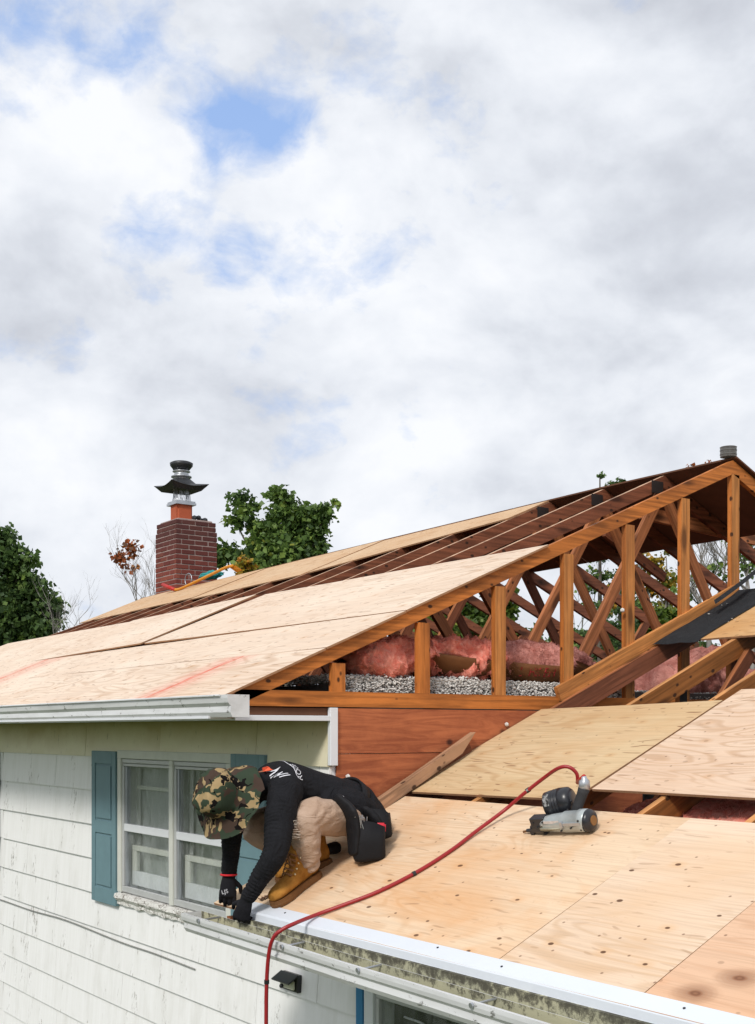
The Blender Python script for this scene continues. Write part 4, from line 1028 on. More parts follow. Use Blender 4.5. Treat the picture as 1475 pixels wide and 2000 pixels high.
for e in (1,):
    bm = bmesh.new(); tube(bm, [Vector((.188, 0, .064)), Vector((.20, 0, .064)), Vector((.214, 0, .064)), Vector((.222, 0, .064))], [.058, .060, .054, .035], 20); frombm(bm, 'end_cap', GBL, gun, GM, True)
    bm = bmesh.new(); tube(bm, [Vector((.2215, 0, .064)), Vector((.226, 0, .064))], .026, 14); frombm(bm, 'exhaust_port', plain('rusty_port', (.25, .12, .04), .6), gun, GM)
bm = bmesh.new(); bbox(bm, .06, .18, -.062, -.045, .066, .082); bbox(bm, .06, .075, -.066, -.05, .058, .09); frombm(bm, 'side_rib', GALV, gun, GM)
bm = bmesh.new(); bbox(bm, -.09, .05, -.050, -.030, .030, .062); bmesh.ops.bevel(bm, geom=bm.edges[:], offset=.01, segments=2, affect='EDGES'); frombm(bm, 'lower_casting', CASTD, gun, GM, True)
# driver nose
bm = bmesh.new()
tube(bm, [Vector((-.205, 0, .020)), Vector((-.17, 0, .022)), Vector((-.165, 0, .026)), Vector((-.12, 0, .036)), Vector((-.085, 0, .042))], [.010, .011, (.026, .020), (.040, .030), (.050, .034)], 10)
bbox(bm, -.15, -.06, -.028, .03, .04, .10); bbox(bm, -.175, -.15, -.02, .02, .005, .03)
bmesh.ops.bevel(bm, geom=[e for e in bm.edges if e.calc_length() > .05], offset=.004, segments=1, affect='EDGES')
frombm(bm, 'nose', GBL, gun, GM)
bm = bmesh.new(); tube(bm, [Vector((-.232, 0, .014)), Vector((-.205, 0, .018))], .006, 8); tube(bm, [Vector((-.235, 0, .010)), Vector((-.2, .012, .012))], .004, 6); frombm(bm, 'contact_tip', plain('rust_metal', (.22, .11, .05), .5, .6), gun, GM)
# coil magazine, a ribbed drum behind the body
mc = Vector((-.035, .125, .115)); md = Vector((.95, .28, .10)).normalized()
bm = bmesh.new(); pr = [(-.075, .066), (-.07, .074), (-.03, .076), (-.028, .071), (-.022, .071), (-.020, .077), (-.014, .077), (-.012, .071), (-.006, .071), (-.004, .077), (.002, .077), (.004, .071), (.010, .072), (.012, .078), (.06, .070), (.075, .055), (.08, .03)]
tube(bm, [mc+md*a for a, r in pr], [r for a, r in pr], 24); mg = frombm(bm, 'coil_magazine', GBL, gun, GM, True)
bm = bmesh.new(); bbox(bm, -.07, .03, .04, .12, .05, .09); bmesh.ops.bevel(bm, geom=bm.edges[:], offset=.008, segments=1, affect='EDGES'); frombm(bm, 'magazine_arm', GBL, gun, GM)
sd = md.cross(Vector((0, 0, 1))).normalized()
bm = bmesh.new()
nrm0 = (Vector((-.1, -.75, .65))-md*Vector((-.1, -.75, .65)).dot(md)).normalized(); tg = md.cross(nrm0)
rows = []
for k in range(7):
    a = -.45+.9*k/6; d = nrm0*math.cos(a)+tg*math.sin(a); rows.append([bm.verts.new(mc+md*u+d*.0775) for u in (-.066, -.034)])
for A, B in zip(rows, rows[1:]): bm.faces.new((A[0], A[1], B[1], B[0]))
bmesh.ops.solidify(bm, geom=bm.faces[:], thickness=.0015)
def f_lab(t, b):
    v = ocoord(t); setc(t, b, ramp(t, nz(t, v, 60, 3, .7), [(.45, (.5, .5, .5)), (.55, (.06, .06, .06))]), .5)
frombm(bm, 'warning_label', mat('worn_label', f_lab), gun, GM)
bm = bmesh.new(); tube(bm, spline([Vector((.03, .06, .085)), Vector((.035, .085, .10)), Vector((.05, .095, .125)), Vector((.062, .09, .14))], 4), .006, 8); frombm(bm, 'trigger', GBL, gun, GM, True)
bm = bmesh.new()
for x_, y_, z_ in ((.17, -.055, .09), (.17, -.05, .038), (-.055, -.045, .085), (.055, -.058, .04), (.12, -.062, .055), (-.11, -.03, .05), (-.13, -.029, .075)):
    tube(bm, [Vector((x_, y_+.004, z_)), Vector((x_, y_-.004, z_))], .0055, 8)
frombm(bm, 'screw_head', BLKM, gun, GM)
# handle and air fitting
bm = bmesh.new(); hpts = [Vector((.085, .05, .075)), Vector((.10, .085, .115)), Vector((.125, .115, .165)), Vector((.135, .125, .185))]
tube(bm, hpts, [(.026, .034), (.024, .030), (.027, .032), (.030, .032)], 14); frombm(bm, 'grip', plain('grip_rubber', (.03, .03, .032), .75, bmp=.001, scale=40), gun, GM, True)
bm = bmesh.new(); tube(bm, [Vector((.135, .125, .183)), Vector((.140, .130, .20)), Vector((.146, .134, .225)), Vector((.148, .136, .235)), Vector((.15, .137, .25))], [.028, .030, .028, .016, .011], 14); frombm(bm, 'grip_end', GALV, gun, GM, True)
hose_end = GM.inverted() @ gp[0]
bm = bmesh.new(); tube(bm, [Vector((.15, .137, .248)), hose_end], [.012, .013], 10); frombm(bm, 'air_fitting', RD, gun, GM, True)
me = text_mesh('C       ', .04) if False else None
bm = bmesh.new(); bbox(bm, -.05, .045, -.0455, -.0435, .075, .090); frombm(bm, 'worn_badge', plain('worn_badge', (.55, .5, .48), .5, var=.5, scale=60), gun, GM)
# small flat bar by the boot
bm = bmesh.new(); a, c = onL(508, 1757, .012), onL(546, 1741, .012); dr = (c-a).normalized()
tube(bm, [a+dr*.0, a+(c-a)*.5+Vector((0, 0, .004)), c], [(.004, .014)]*3, 8)
for k in range(6): tube(bm, [a+(c-a)*(k/6)+Vector((0, -.016, 0)), a+(c-a)*(k/6)+Vector((0, .016, .004))], .003, 5)
tag(frombm(bm, 'nail_strip', plain('brown_strip', (.10, .05, .03), .6)), 'short brown strip of collated nails beside the front boot', 'nails')

# ------------------------------------------------------------------ trees
def f_bark(t, b):
    v = ocoord(t); setc(t, b, mixc(t, nz(t, vmath(t, 'MULTIPLY', v, (9, 9, 2)), 1, 6, .7), (.06, .05, .04), (.20, .17, .14)), .9, 0, .1)
BARK = mat('bark', f_bark)
GBARK = plain('grey_bark', (.26, .24, .22), .9, var=.4, scale=5)
def leafmat(name, cols, trans=.35):
    def f(t, b):
        at_ = N(t, 'ShaderNodeAttribute', attribute_name='tint'); c = ramp(t, at_.outputs['Fac'], cols)
        setc(t, b, c, .5, 0, .35)
        b.inputs['Transmission Weight'].default_value = 0
        tr = N(t, 'ShaderNodeBsdfTranslucent'); t.links.new(c, tr.inputs[0]); mx = N(t, 'ShaderNodeMixShader'); mx.inputs[0].default_value = trans
        t.links.new(b.outputs[0], mx.inputs[1]); t.links.new(tr.outputs[0], mx.inputs[2]); t.links.new(mx.outputs[0], t.nodes['Material Output'].inputs[0])
    return mat(name, f)
L_GR = leafmat('green_leaves', [(0, (.055, .10, .03)), (.5, (.13, .22, .05)), (.85, (.24, .34, .07)), (1, (.24, .26, .04))])
L_DK = leafmat('dark_leaves', [(0, (.045, .085, .03)), (.6, (.12, .20, .055)), (1, (.22, .32, .07))])
L_BR = leafmat('bright_leaves', [(0, (.05, .09, .015)), (.6, (.12, .19, .03)), (1, (.30, .30, .04))])
L_YE = leafmat('yellow_leaves', [(0, (.10, .13, .02)), (.5, (.38, .28, .03)), (1, (.50, .20, .03))])
L_OR = leafmat('rust_leaves', [(0, (.14, .07, .04)), (.5, (.42, .10, .02)), (1, (.50, .20, .04))])
def leaves(blobs, n, size, mat_, parent, name='crown', lobe=True, seed=0):
    rg = np.random.default_rng(seed); P = []; 
    vol = np.array([b[1]**2 for b in blobs]); vol = vol/vol.sum(); idx = rg.choice(len(blobs), n, p=vol)
    cen = np.array([b[0] for b in blobs]); rad = np.array([b[1] for b in blobs])
    # leaves gather in little sprays within each lobe
    ns = max(40, n//34); sidx = rg.choice(len(blobs), ns, p=vol); d = rg.normal(size=(ns, 3)); d /= np.linalg.norm(d, axis=1)[:, None]
    sp = cen[sidx]+d*(rad[sidx]*rg.uniform(.25, 1.05, ns)**.6)[:, None]*np.array((1, 1, .9)); sv = rg.uniform(0, 1, ns)
    k = rg.integers(0, ns, n); c = sp[k]+rg.normal(size=(n, 3))*(rad[sidx][k]*.13+size*.55)[:, None]*np.array((1, 1, .7))
    a = rg.normal(size=(n, 3)); a[:, 2] = a[:, 2]*.5-.5; a /= np.linalg.norm(a, axis=1)[:, None]
    b = np.cross(a, rg.normal(size=(n, 3))); b /= np.linalg.norm(b, axis=1)[:, None]
    nn = np.cross(a, b); s = size*rg.uniform(.4, 1.35, n)[:, None]
    v0 = c; v1 = c+a*s*.42+b*s*.46+nn*s*.10; v2 = c+a*s; v3 = c+a*s*.42-b*s*.46+nn*s*.10
    V = np.stack([v0, v1, v2, v3], 1).reshape(-1, 3)
    base = np.arange(n)*4; Fc = np.stack([base, base+1, base+2, base, base+2, base+3], 1).reshape(-1, 3)
    me = bpy.data.meshes.new(name); me.vertices.add(len(V)); me.vertices.foreach_set('co', V.ravel())
    me.loops.add(Fc.size); me.loops.foreach_set('vertex_index', Fc.ravel()); me.polygons.add(len(Fc))
    me.polygons.foreach_set('loop_start', np.arange(len(Fc))*3); me.polygons.foreach_set('loop_total', np.full(len(Fc), 3)); me.update()
    tint = np.clip(sv[k]*.75+rg.normal(size=n)*.18, 0, 1); at_ = me.attributes.new('tint', 'FLOAT', 'POINT'); at_.data.foreach_set('value', np.repeat(tint, 4))
    return mobj(name, me, mat_, parent)
def limb(bm, p, q, r0, r1, seed, wob=.06):
    n = 6; pts = []; L = (q-p).length
    for i in range(n+1):
        t = i/n; o = Vector((noise.noise(Vector((seed, t*2.5, 0))), noise.noise(Vector((seed, t*2.5, 9))), 0))*L*wob*math.sin(t*math.pi); pts.append(p.lerp(q, t)+o)
    tube(bm, pts, [r0+(r1-r0)*i/n for i in range(n+1)], 6, cap=False); return pts
def twigs(bm, p, d, L, r, lev, rg, gr=.0):
    n = 4; pts = [p]; dd = d.copy()
    for i in range(n):
        dd = (dd+Vector((rg.uniform(-.22, .22), rg.uniform(-.22, .22), rg.uniform(-.1, .2)+gr))).normalized(); pts.append(pts[-1]+dd*L/n)
    tube(bm, pts, [r*(1-.5*i/n) for i in range(n+1)], 5 if r > .02 else 3, cap=False)
    tips = [pts[-1]]
    if lev > 0:
        for j in range(rg.randint(2, 4)):
            i = rg.randint(1, n); a = (dd+Vector((rg.uniform(-.9, .9), rg.uniform(-.9, .9), rg.uniform(-.1, .6)))).normalized()
            tips += twigs(bm, pts[i], a, L*rg.uniform(.5, .8), r*.55, lev-1, rg, gr)
    return tips
def leafy(name, label, fd, lobes, trunkpx, n, size, lm, seed, rtr=.18, depth=1.0, bark=BARK, cat='tree', topup=None):
    k = fd/F_; rg = random.Random(seed)
    base = at(trunkpx, HY_, fd); base.z = ZG
    root = empty(name, base, label=label, cat=cat)
    bl = []
    for (x, y, r) in lobes:
        c = at(x, y, fd); c += Vector((S_, C_, 0))*rg.uniform(-.8, .8)*depth*r*k; bl.append((tuple(c), r*k))
    bm = bmesh.new(); ztop = max(b[0][2] for b in bl); lowz = min(b[0][2] for b in bl)
    fork = base.lerp(Vector((base.x, base.y, max(lowz-.5, ZG+1.5))), .9)
    limb(bm, base, fork, rtr, rtr*.7, seed, .03)
    for i, (c, r) in enumerate(bl):
        if i % 2 == 0 or len(bl) < 12: limb(bm, fork, Vector(c), rtr*.45, .012, seed+i*3.3, .12)
    frombm(bm, 'trunk', bark, root, None, True)
    leaves(bl, n, size, lm, root, seed=seed)
    return root
leafy('maple_tree', 'full dark green tree at the left edge beyond the roof', 31, [(-40, 1120, 70), (0, 1065, 32), (20, 1092, 32), (8, 1045, 14), (45, 1100, 26), (55, 1135, 32), (30, 1160, 50), (85, 1180, 24), (62, 1195, 45), (98, 1190, 14), (20, 1220, 55), (70, 1235, 35), (-20, 1190, 60), (100, 1222, 16), (-50, 1270, 70), (20, 1280, 60), (-80, 1060, 50)], -30, 22000, .14, L_DK, 4, rtr=.3)
leafy('maple_tree', 'green maple with three leafy tops standing behind the chimney', 30, [(472, 975, 13), (478, 1000, 15), (462, 1022, 12), (492, 990, 10), (500, 1025, 15), (548, 968, 14), (560, 985, 15), (545, 1005, 18), (592, 1000, 15), (600, 1025, 22), (640, 990, 10), (630, 1005, 15), (652, 985, 6), (615, 1040, 22), (575, 1030, 28), (535, 1040, 28), (510, 1060, 28), (555, 1072, 34), (600, 1065, 26), (440, 1070, 14), (455, 1085, 16), (435, 1090, 14), (490, 1085, 22), (618, 1070, 16), (580, 1100, 40), (520, 1110, 40)], 555, 11500, .145, L_GR, 9, rtr=.2, depth=.8)
leafy('young_maple', 'small yellow leafed sapling peeking over the ridge beside the teal tarp', 26, [(480, 1095, 9), (486, 1108, 10), (476, 1116, 9)], 482, 420, .10, L_YE, 14, rtr=.05)
def bare(name, label, fd, px, py0, fan, seed, L, bark=GBARK, leafpx=None, lm=None, lev=4, r=.06, n=500, gr=.05):
    rg = random.Random(seed); base = at(px, HY_, fd); base.z = ZG; st = at(px, py0, fd)
    root = empty(name, base, label=label, cat='tree'); bm = bmesh.new(); limb(bm, base, st, r*1.6, r, seed, .03); tips = []
    for a in fan:
        d = (Vector((C_, -S_, 0))*math.sin(R(a))+Vector((0, 0, 1))*math.cos(R(a))+Vector((S_, C_, 0))*rg.uniform(-.3, .3)).normalized()
        tips += twigs(bm, st, d, L*rg.uniform(.8, 1.1), r*.7, lev, rg, gr)
    frombm(bm, 'trunk', bark, root, None, True)
    if lm:
        bl = [(tuple(at(x, y, fd)), rr*fd/F_) for x, y, rr in leafpx]; leaves(bl, n, .11, lm, root, seed=seed)
    return root
bare('bare_tree', 'slender tree with a patch of rust leaves left of the chimney', 27, 275, 1215, (-28, -14, -2), 5, .95, leafpx=[(252, 1066, 7), (262, 1080, 6), (232, 1086, 6), (244, 1100, 7), (238, 1056, 4), (264, 1066, 5), (250, 1084, 5), (225, 1075, 4), (255, 1108, 5)], lm=L_OR, r=.022, n=230)
bare('bare_tree', 'thin leafless tree close against the left side of the chimney', 29, 308, 1200, (-30, -18, -8, 0), 8, 1.15, r=.02, lev=4)
bare('bare_tree', 'leafless twiggy tree just right of the big green tree at left', 29, 120, 1290, (-25, -5, 15, 25), 12, 1.0, r=.022, lev=4)
bare('bare_tree', 'low leafless twigs between the left tree and the chimney', 27, 170, 1270, (-40, -25), 19, .6, r=.012, lev=2)
# behind the open trusses
leafy('maple_tree', 'bright green tree seen low through the gable between second and third tall studs', 27, [(870, 1215, 30), (905, 1200, 34), (915, 1240, 40), (950, 1230, 30), (870, 1260, 40), (980, 1170, 18), (985, 1200, 18), (1000, 1250, 28), (800, 1260, 40)], 900, 9000, .15, L_BR, 21)
leafy('evergreen_bush', 'dark green bushy tree low behind the middle webs', 30, [(1060, 1280, 40), (1110, 1275, 40), (1180, 1245, 24), (1195, 1225, 18), (1165, 1275, 36), (1190, 1275, 30), (1250, 1260, 36), (1130, 1300, 60), (1290, 1290, 40)], 1150, 12000, .14, L_DK, 22)
leafy('young_maple', 'green and yellow small tree behind the fifth tall stud', 25, [(1255, 1190, 18), (1262, 1215, 18), (1240, 1200, 12), (1275, 1240, 18), (1290, 1200, 10), (1297, 1215, 10), (1310, 1200, 9)], 1262, 2300, .12, L_BR, 23, rtr=.07)
leafy('autumn_tree', 'thin tree with sparse yellow and green leaves high behind the webs', 28, [(1250, 1085, 14), (1275, 1100, 20), (1300, 1090, 14), (1245, 1110, 14), (1290, 1130, 24), (1260, 1150, 24), (1310, 1150, 18), (1200, 1150, 16), (1190, 1180, 18), (1235, 1175, 14), (1300, 1185, 18), (1180, 1120, 10)], 1280, 2100, .10, L_YE, 24, rtr=.09, bark=GBARK)
leafy('pine_tree', 'green feathery tree behind the posts of the lower roof', 27, [(1370, 1270, 20), (1400, 1290, 24), (1360, 1300, 26), (1340, 1290, 16), (1440, 1300, 30), (1470, 1280, 26), (1420, 1330, 40), (1330, 1330, 40)], 1390, 8000, .12, L_GR, 25)
leafy('autumn_tree', 'rust orange leafed tree at right behind the sloping rafter', 26, [(1352, 1265, 9), (1358, 1285, 10), (1466, 1262, 12), (1472, 1290, 14), (1435, 1275, 10), (1260, 1320, 20), (1350, 1320, 12)], 1420, 1100, .12, L_OR, 26, rtr=.08)
bare('bare_tree', 'pale leafless tree with twisting limbs behind the peak of the gable', 25, 1385, 1210, (-32, -14, 4, 18, 30), 31, 1.25, r=.05, lev=4, leafpx=[(1400, 1120, 30), (1450, 1110, 34), (1350, 1150, 26)], lm=L_GR, n=260)
bare('bare_tree', 'second leafless tree at the right edge beyond the ridge', 24, 1470, 1180, (-30, -10, 8, 24), 34, 1.15, r=.045, lev=4, leafpx=[(1470, 1090, 30), (1450, 1060, 24)], lm=L_GR, n=200)
bare('bare_tree', 'wispy tree whose twig tips rise over the roof ridge at right', 30, 1370, 1100, (-30, -12, 3, 22), 37, 1.0, r=.02, lev=4, leafpx=[(1390, 905, 8), (1350, 912, 7)], lm=L_OR, n=40)
bare('bare_tree', 'thin bare tree seen through the middle of the attic', 30, 1130, 1330, (-20, 0, 20), 41, 1.8, r=.03, lev=4)
# spruce tops above the ridge
for (px, py, h, lb) in ((1172, 925, 45, 'spruce tip with drooping sprigs poking over the ridge, left of the pair'), (1212, 938, 30, 'smaller spruce tip just right of the drooping one above the ridge')):
    fd = 24; base = at(px, HY_, fd); base.z = ZG; root = empty('spruce_tree', base, label=lb, cat='tree'); top = at(px, py, fd); bm = bmesh.new(); rg = random.Random(px)
    limb(bm, base, top, .12, .012, px, .0); frombm(bm, 'trunk', BARK, root, None, True); bl = []
    for i in range(60):
        t = i/60; z = top.z-t*5.2; rr = .05+t*1.0
        for j in range(3 if t < .1 else 5):
            a = rg.uniform(0, 6.28); bl.append(((top.x+math.cos(a)*rr*.6, top.y+math.sin(a)*rr*.6, z-rr*.15), .07+.16*t))
    k_ = fd/F_
    for dx, dy, r_ in ((0, 4, 5), (3, 10, 6), (12, 12, 5), (20, 16, 5), (-5, 16, 4), (8, 22, 6)):
        for q_ in range(3): bl.append((tuple(at(px+dx*h/45, py+dy*h/45, fd)), r_*k_*.9))
    leaves(bl, 5200, .07, L_DK, root, seed=px)

# ------------------------------------------------------------------ the worker
person = empty('person', (3.30, 5.42, -.80), label='roofer in camouflage hat and black sweatshirt crouching at the eave, reaching into the gutter', cat='person')
def cloth(name, c, rough=.9, bscale=60, bd=.0008, var=.25, sheen=.0):
    def f(t, b):
        v = ocoord(t, rnd=False); n = nz(t, v, 9, 6, .6)
        col = mixc(t, n, tuple(x*(1-var) for x in c), tuple(x*(1+var) for x in c)); setc(t, b, col, rough, 0, .15)
        b.inputs['Sheen Weight'].default_value = sheen
        bump(t, b, fmath(t, 'ADD', nz(t, vmath(t, 'MULTIPLY', v, (1.2, 1.2, .8)), 11, 5, .6, 1.8), fmath(t, 'MULTIPLY', nz(t, v, bscale, 5, .7), bd*30)), .022 if 'fleece' in name else .004)
    return mat(name, f)
SHIRT = cloth('black_fleece', (.0125, .0128, .0155), .85, 45, .0012)
GLOVE = cloth('black_glove_knit', (.012, .012, .015), .8, 120, .0006)
SKIN = cloth('tanned_skin', (.42, .17, .09), .55, 80, .0003, .1)
INK = plain('white_shirt_print', (.62, .62, .66), .8, var=.15)
def f_tr(t, b):
    v = ocoord(t, rnd=False); n = nz(t, v, 6, 6, .65)
    base = mixc(t, ramp(t, n, [(.3, G(0)), (.7, G(1))]), (.37, .25, .175), (.52, .385, .30))
    d = ramp(t, nz(t, vmath(t, 'ADD', v, (3, 1, 7)), 11, 5, .7), [(.58, G(0)), (.72, G(1))])
    base = mixc(t, fmath(t, 'MULTIPLY', d, .5), base, (.20, .11, .06)); setc(t, b, base, .9, 0, .1); bump(t, b, nz(t, vmath(t, 'MULTIPLY', v, (9, 9, 20)), 1.0, 3, .5, 2.0), .012)
TROU = mat('worn_tan_canvas', f_tr)
def f_bt(t, b):
    v = ocoord(t, rnd=False); n = nz(t, v, 14, 6, .65)
    setc(t, b, mixc(t, ramp(t, n, [(.3, G(0)), (.7, G(1))]), (.26, .105, .016), (.46, .215, .045)), .85, 0, .15); bump(t, b, nz(t, v, 70, 5, .7), .0008)
BOOT = mat('wheat_nubuck', f_bt); SOLE = plain('brown_rubber_sole', (.15, .065, .02), .7, var=.3, scale=30); LACE = plain('brown_lace', (.22, .10, .04), .8); BRASS = plain('eyelet_metal', (.7, .6, .4), .3, .8)
def f_camo(t, b):
    v = ocoord(t, rnd=False); wv = vmath(t, 'ADD', vmath(t, 'MULTIPLY', v, (11, 11, 11)), vmath(t, 'MULTIPLY', nz(t, v, 22, 1, out='Color'), (.8, .8, .8)))
    n1 = nz(t, wv, .95, 2.0, .5, .7); n2 = nz(t, vmath(t, 'ADD', wv, (19, 3, 8)), .9, 2., .5, .9); n3 = nz(t, vmath(t, 'ADD', wv, (7, 31, 2)), 1.0, 1.5, .5, 1.0)
    base = mixc(t, fmath(t, 'GREATER_THAN', n1, .5), (.07, .10, .065), (.12, .08, .062))
    base = mixc(t, fmath(t, 'GREATER_THAN', n2, .54), base, (.60, .45, .24))
    base = mixc(t, fmath(t, 'GREATER_THAN', n3, .60), base, (.016, .013, .013))
    setc(t, b, base, .85, 0, .15); bump(t, b, nz(t, v, 90, 4), .0006)
CAMO = mat('woodland_camouflage', f_camo)
def mx(c): return tuple(c)
def capsule(bm, pts, rads, seg=14, up=Vector((0, 1, 0))):
    pts = spline(pts, 5) if len(pts) > 2 else [Vector(p) for p in pts]
    if len(rads) > 2 or len(pts) > 2:
        m = len(rads)-1; out = []
        for i in range(len(pts)):
            f = i/(len(pts)-1)*m; k = min(int(f), m-1); g = f-k
            a, b = rads[k], rads[k+1]
            a = a if isinstance(a, tuple) else (a, a); b = b if isinstance(b, tuple) else (b, b)
            out.append((a[0]+(b[0]-a[0])*g, a[1]+(b[1]-a[1])*g))
        rads = out
    # rounded ends
    t0 = (pts[0]-pts[1]).normalized(); t1 = (pts[-1]-pts[-2]).normalized()
    r0 = min(rads[0]) if isinstance(rads[0], tuple) else rads[0]; r1 = min(rads[-1]) if isinstance(rads[-1], tuple) else rads[-1]
    sc = lambda r, k: (r[0]*k, r[1]*k) if isinstance(r, tuple) else r*k
    pts = [pts[0]+t0*r0*.9, pts[0]+t0*r0*.6]+list(pts)+[pts[-1]+t1*r1*.6, pts[-1]+t1*r1*.9]
    rads = [sc(rads[0], .35), sc(rads[0], .8)]+list(rads)+[sc(rads[-1], .8), sc(rads[-1], .35)]
    tube(bm, pts, rads, seg, up=up)
J = dict(hipL=onY(695, 1590, 5.31), kneeL=onY(596, 1594, 5.22), ankL=onY(601, 1688, 5.27), shL=onY(556, 1545, 5.27), elL=onY(537, 1668, 5.16), wrL=onY(486, 1752, 5.29),
         kneeR=onY(492, 1615, 5.62), ankR=onY(603, 1688, 5.44), elR=onY(455, 1622, 5.50), wrR=onY(447, 1706, 5.60))
J['hipR'] = J['hipL']+Vector((.0, .22, 0)); J['shR'] = J['shL']+Vector((.02, .36, .015))
pel = (J['hipL']+J['hipR'])/2+Vector((.03, 0, .03)); chest = (J['shL']+J['shR'])/2+Vector((.07, 0, .03))
waist = onY(655, 1556, 5.40); midb = onY(604, 1545, 5.42)
headc = onY(441, 1563, 5.42); neck = (J['shL']+J['shR'])/2+Vector((-.06, 0, .02))
ax = Vector((-.80, -.36, .42)).normalized()      # towards the top of the head
# continuous body under the clothes
bm = bmesh.new()
capsule(bm, [pel, waist, midb, chest], [(.14, .10), (.13, .09), (.15, .10), (.15, .09)])
capsule(bm, [chest, neck, headc+Vector((.05, 0, .0))], [.08, .062, .06])
hm = Matrix.Translation(headc) ; zax = ax; fdir = (Vector((-.42, -.02, -.9))-ax*Vector((-.42, -.02, -.9)).dot(ax)).normalized(); sdir = zax.cross(fdir)
HM = Matrix((fdir, sdir, zax)).transposed().to_4x4(); HM.translation = headc; HM = HM @ Matrix.Scale(1.06, 4)
tmp = bmesh.new(); bmesh.ops.create_uvsphere(tmp, u_segments=24, v_segments=16, radius=1)
for v in tmp.verts:
    c = v.co; x = c.x*.098; y = c.y*.076; z = c.z*.118
    if c.z < 0: x = x*(1-.15*abs(c.z))+.012*abs(c.z); y *= (1-.28*abs(c.z))
    v.co = HM @ Vector((x, y, z))
tmp_me = bpy.data.meshes.new('h'); tmp.to_mesh(tmp_me); tmp.free(); bm.from_mesh(tmp_me)
for pts, rr in (([(.09, 0, .01), (.108, 0, -.015), (.122, 0, -.034)], [.012, .014, .019]), ([(.096, -.02, -.066), (.102, 0, -.064), (.096, .02, -.066)], [.008, .011, .008]),
                ([(-.005, .076, .02), (-.01, .09, .0), (-.005, .078, -.035)], [.012, .013, .01]), ([(-.005, -.076, .02), (-.01, -.09, .0), (-.005, -.078, -.035)], [.012, .013, .01]), ([(.085, -.045, .028), (.098, -.02, .03), (.098, .02, .03), (.085, .045, .028)], [.008, .01, .01, .008]), ([(.07, -.02, -.105), (.078, 0, -.108), (.07, .02, -.105)], [.018, .02, .018])):
    capsule(bm, [HM @ Vector(p) for p in pts], rr, 8)
for s, m in (('L', 1), ('R', -1)): capsule(bm, [J['sh'+s]+Vector((.05, .07*m, .0)), J['sh'+s]+Vector((.015, .02*m, -.01)), J['sh'+s].lerp(J['el'+s], .45), J['el'+s], J['el'+s].lerp(J['wr'+s], .5), J['wr'+s]], [.05, .05, .04, .034, .028, .020], 16)
for s in 'LR': capsule(bm, [J['hip'+s], J['knee'+s], J['ank'+s]], [.08, .055, .04])
body = mobj('body', remeshed(bm, .0075, 3), SKIN, person, None, True)
for s in (-1, 1):
    bm = bmesh.new(); bmesh.ops.create_uvsphere(bm, u_segments=12, v_segments=8, radius=.012, matrix=HM @ Matrix.Translation((.088, .032*s, .008))); frombm(bm, 'eye', plain('eye_white', (.6, .58, .55), .2), person, None, True)
# sweatshirt
def seg_t(p, a, b):
    d = b-a; t = (p-a).dot(d)/d.length_squared; return t, (p-(a+d*max(0, min(1, t)))).length
def fold_shirt(p):
    h = noise.noise(p*7)*.006+noise.noise(p*16+Vector((4, 0, 0)))*.003
    for a, b, k in ((J['elL'], J['wrL'], 1.), (J['elR'], J['wrR'], 1.), (J['shL'], J['elL'], .55), (J['shR'], J['elR'], .6)):
        t, d = seg_t(p, a, b)
        if -.1 < t < 1.1 and d < .10:
            L = (b-a).length; w_ = math.sin(t*L*2*math.pi/.021+noise.noise(p*9)*5.0+2*noise.noise(p*22)); h += k*.0032*w_*min(1, max(0, (t+.1)*4))*(.5+noise.noise(p*13+Vector((2, 2, 2)))*1.5)
    t, d = seg_t(p, J['shL'], waist)
    q = p-J['shL']; h += .004*math.sin((q.x*.8+q.z*1.0)*60+noise.noise(p*6)*4)*max(0, 1-(q.length/.28))
    return h
bm = bmesh.new(); Y1 = Vector((0, 1, 0))
capsule(bm, [onY(722, 1606, 5.40), pel+Vector((.015, 0, .01)), waist, midb, chest, chest+Vector((-.06, 0, -.005))], [(.165, .10), (.195, .132), (.155, .105), (.165, .115), (.185, .115), (.13, .085)], 20, Y1)
capsule(bm, [chest+Vector((-.02, 0, -.01)), neck+Vector((-.015, 0, -.005))], [(.10, .085), (.078, .07)], 14, Y1)
for s, m in (('L', 1), ('R', -1)):
    capsule(bm, [J['sh'+s]+Vector((.05, .07*m, .0)), J['sh'+s]+Vector((.015, .02*m, -.01)), J['sh'+s].lerp(J['el'+s], .45), J['el'+s], J['el'+s].lerp(J['wr'+s], .5), J['wr'+s]], [.092, .092, .079, .064, .053, .040] if s == 'L' else [.085, .08, .066, .053, .047, .038], 16)
capsule(bm, [onY(640, 1562, 5.30), onY(690, 1578, 5.27), onY(722, 1600, 5.30)], [.085, .10, .085], 14)
capsule(bm, [J['shL'].lerp(J['shR'], .2)+Vector((.04, 0, .0)), J['shL'].lerp(waist, .5)+Vector((.02, .03, -.0)), waist+Vector((0, -.08, -.01))], [.075, .085, .07], 14)
shirt = mobj('sweatshirt', remeshed(bm, .0058, 3, fold_shirt), SHIRT, person, None, True)
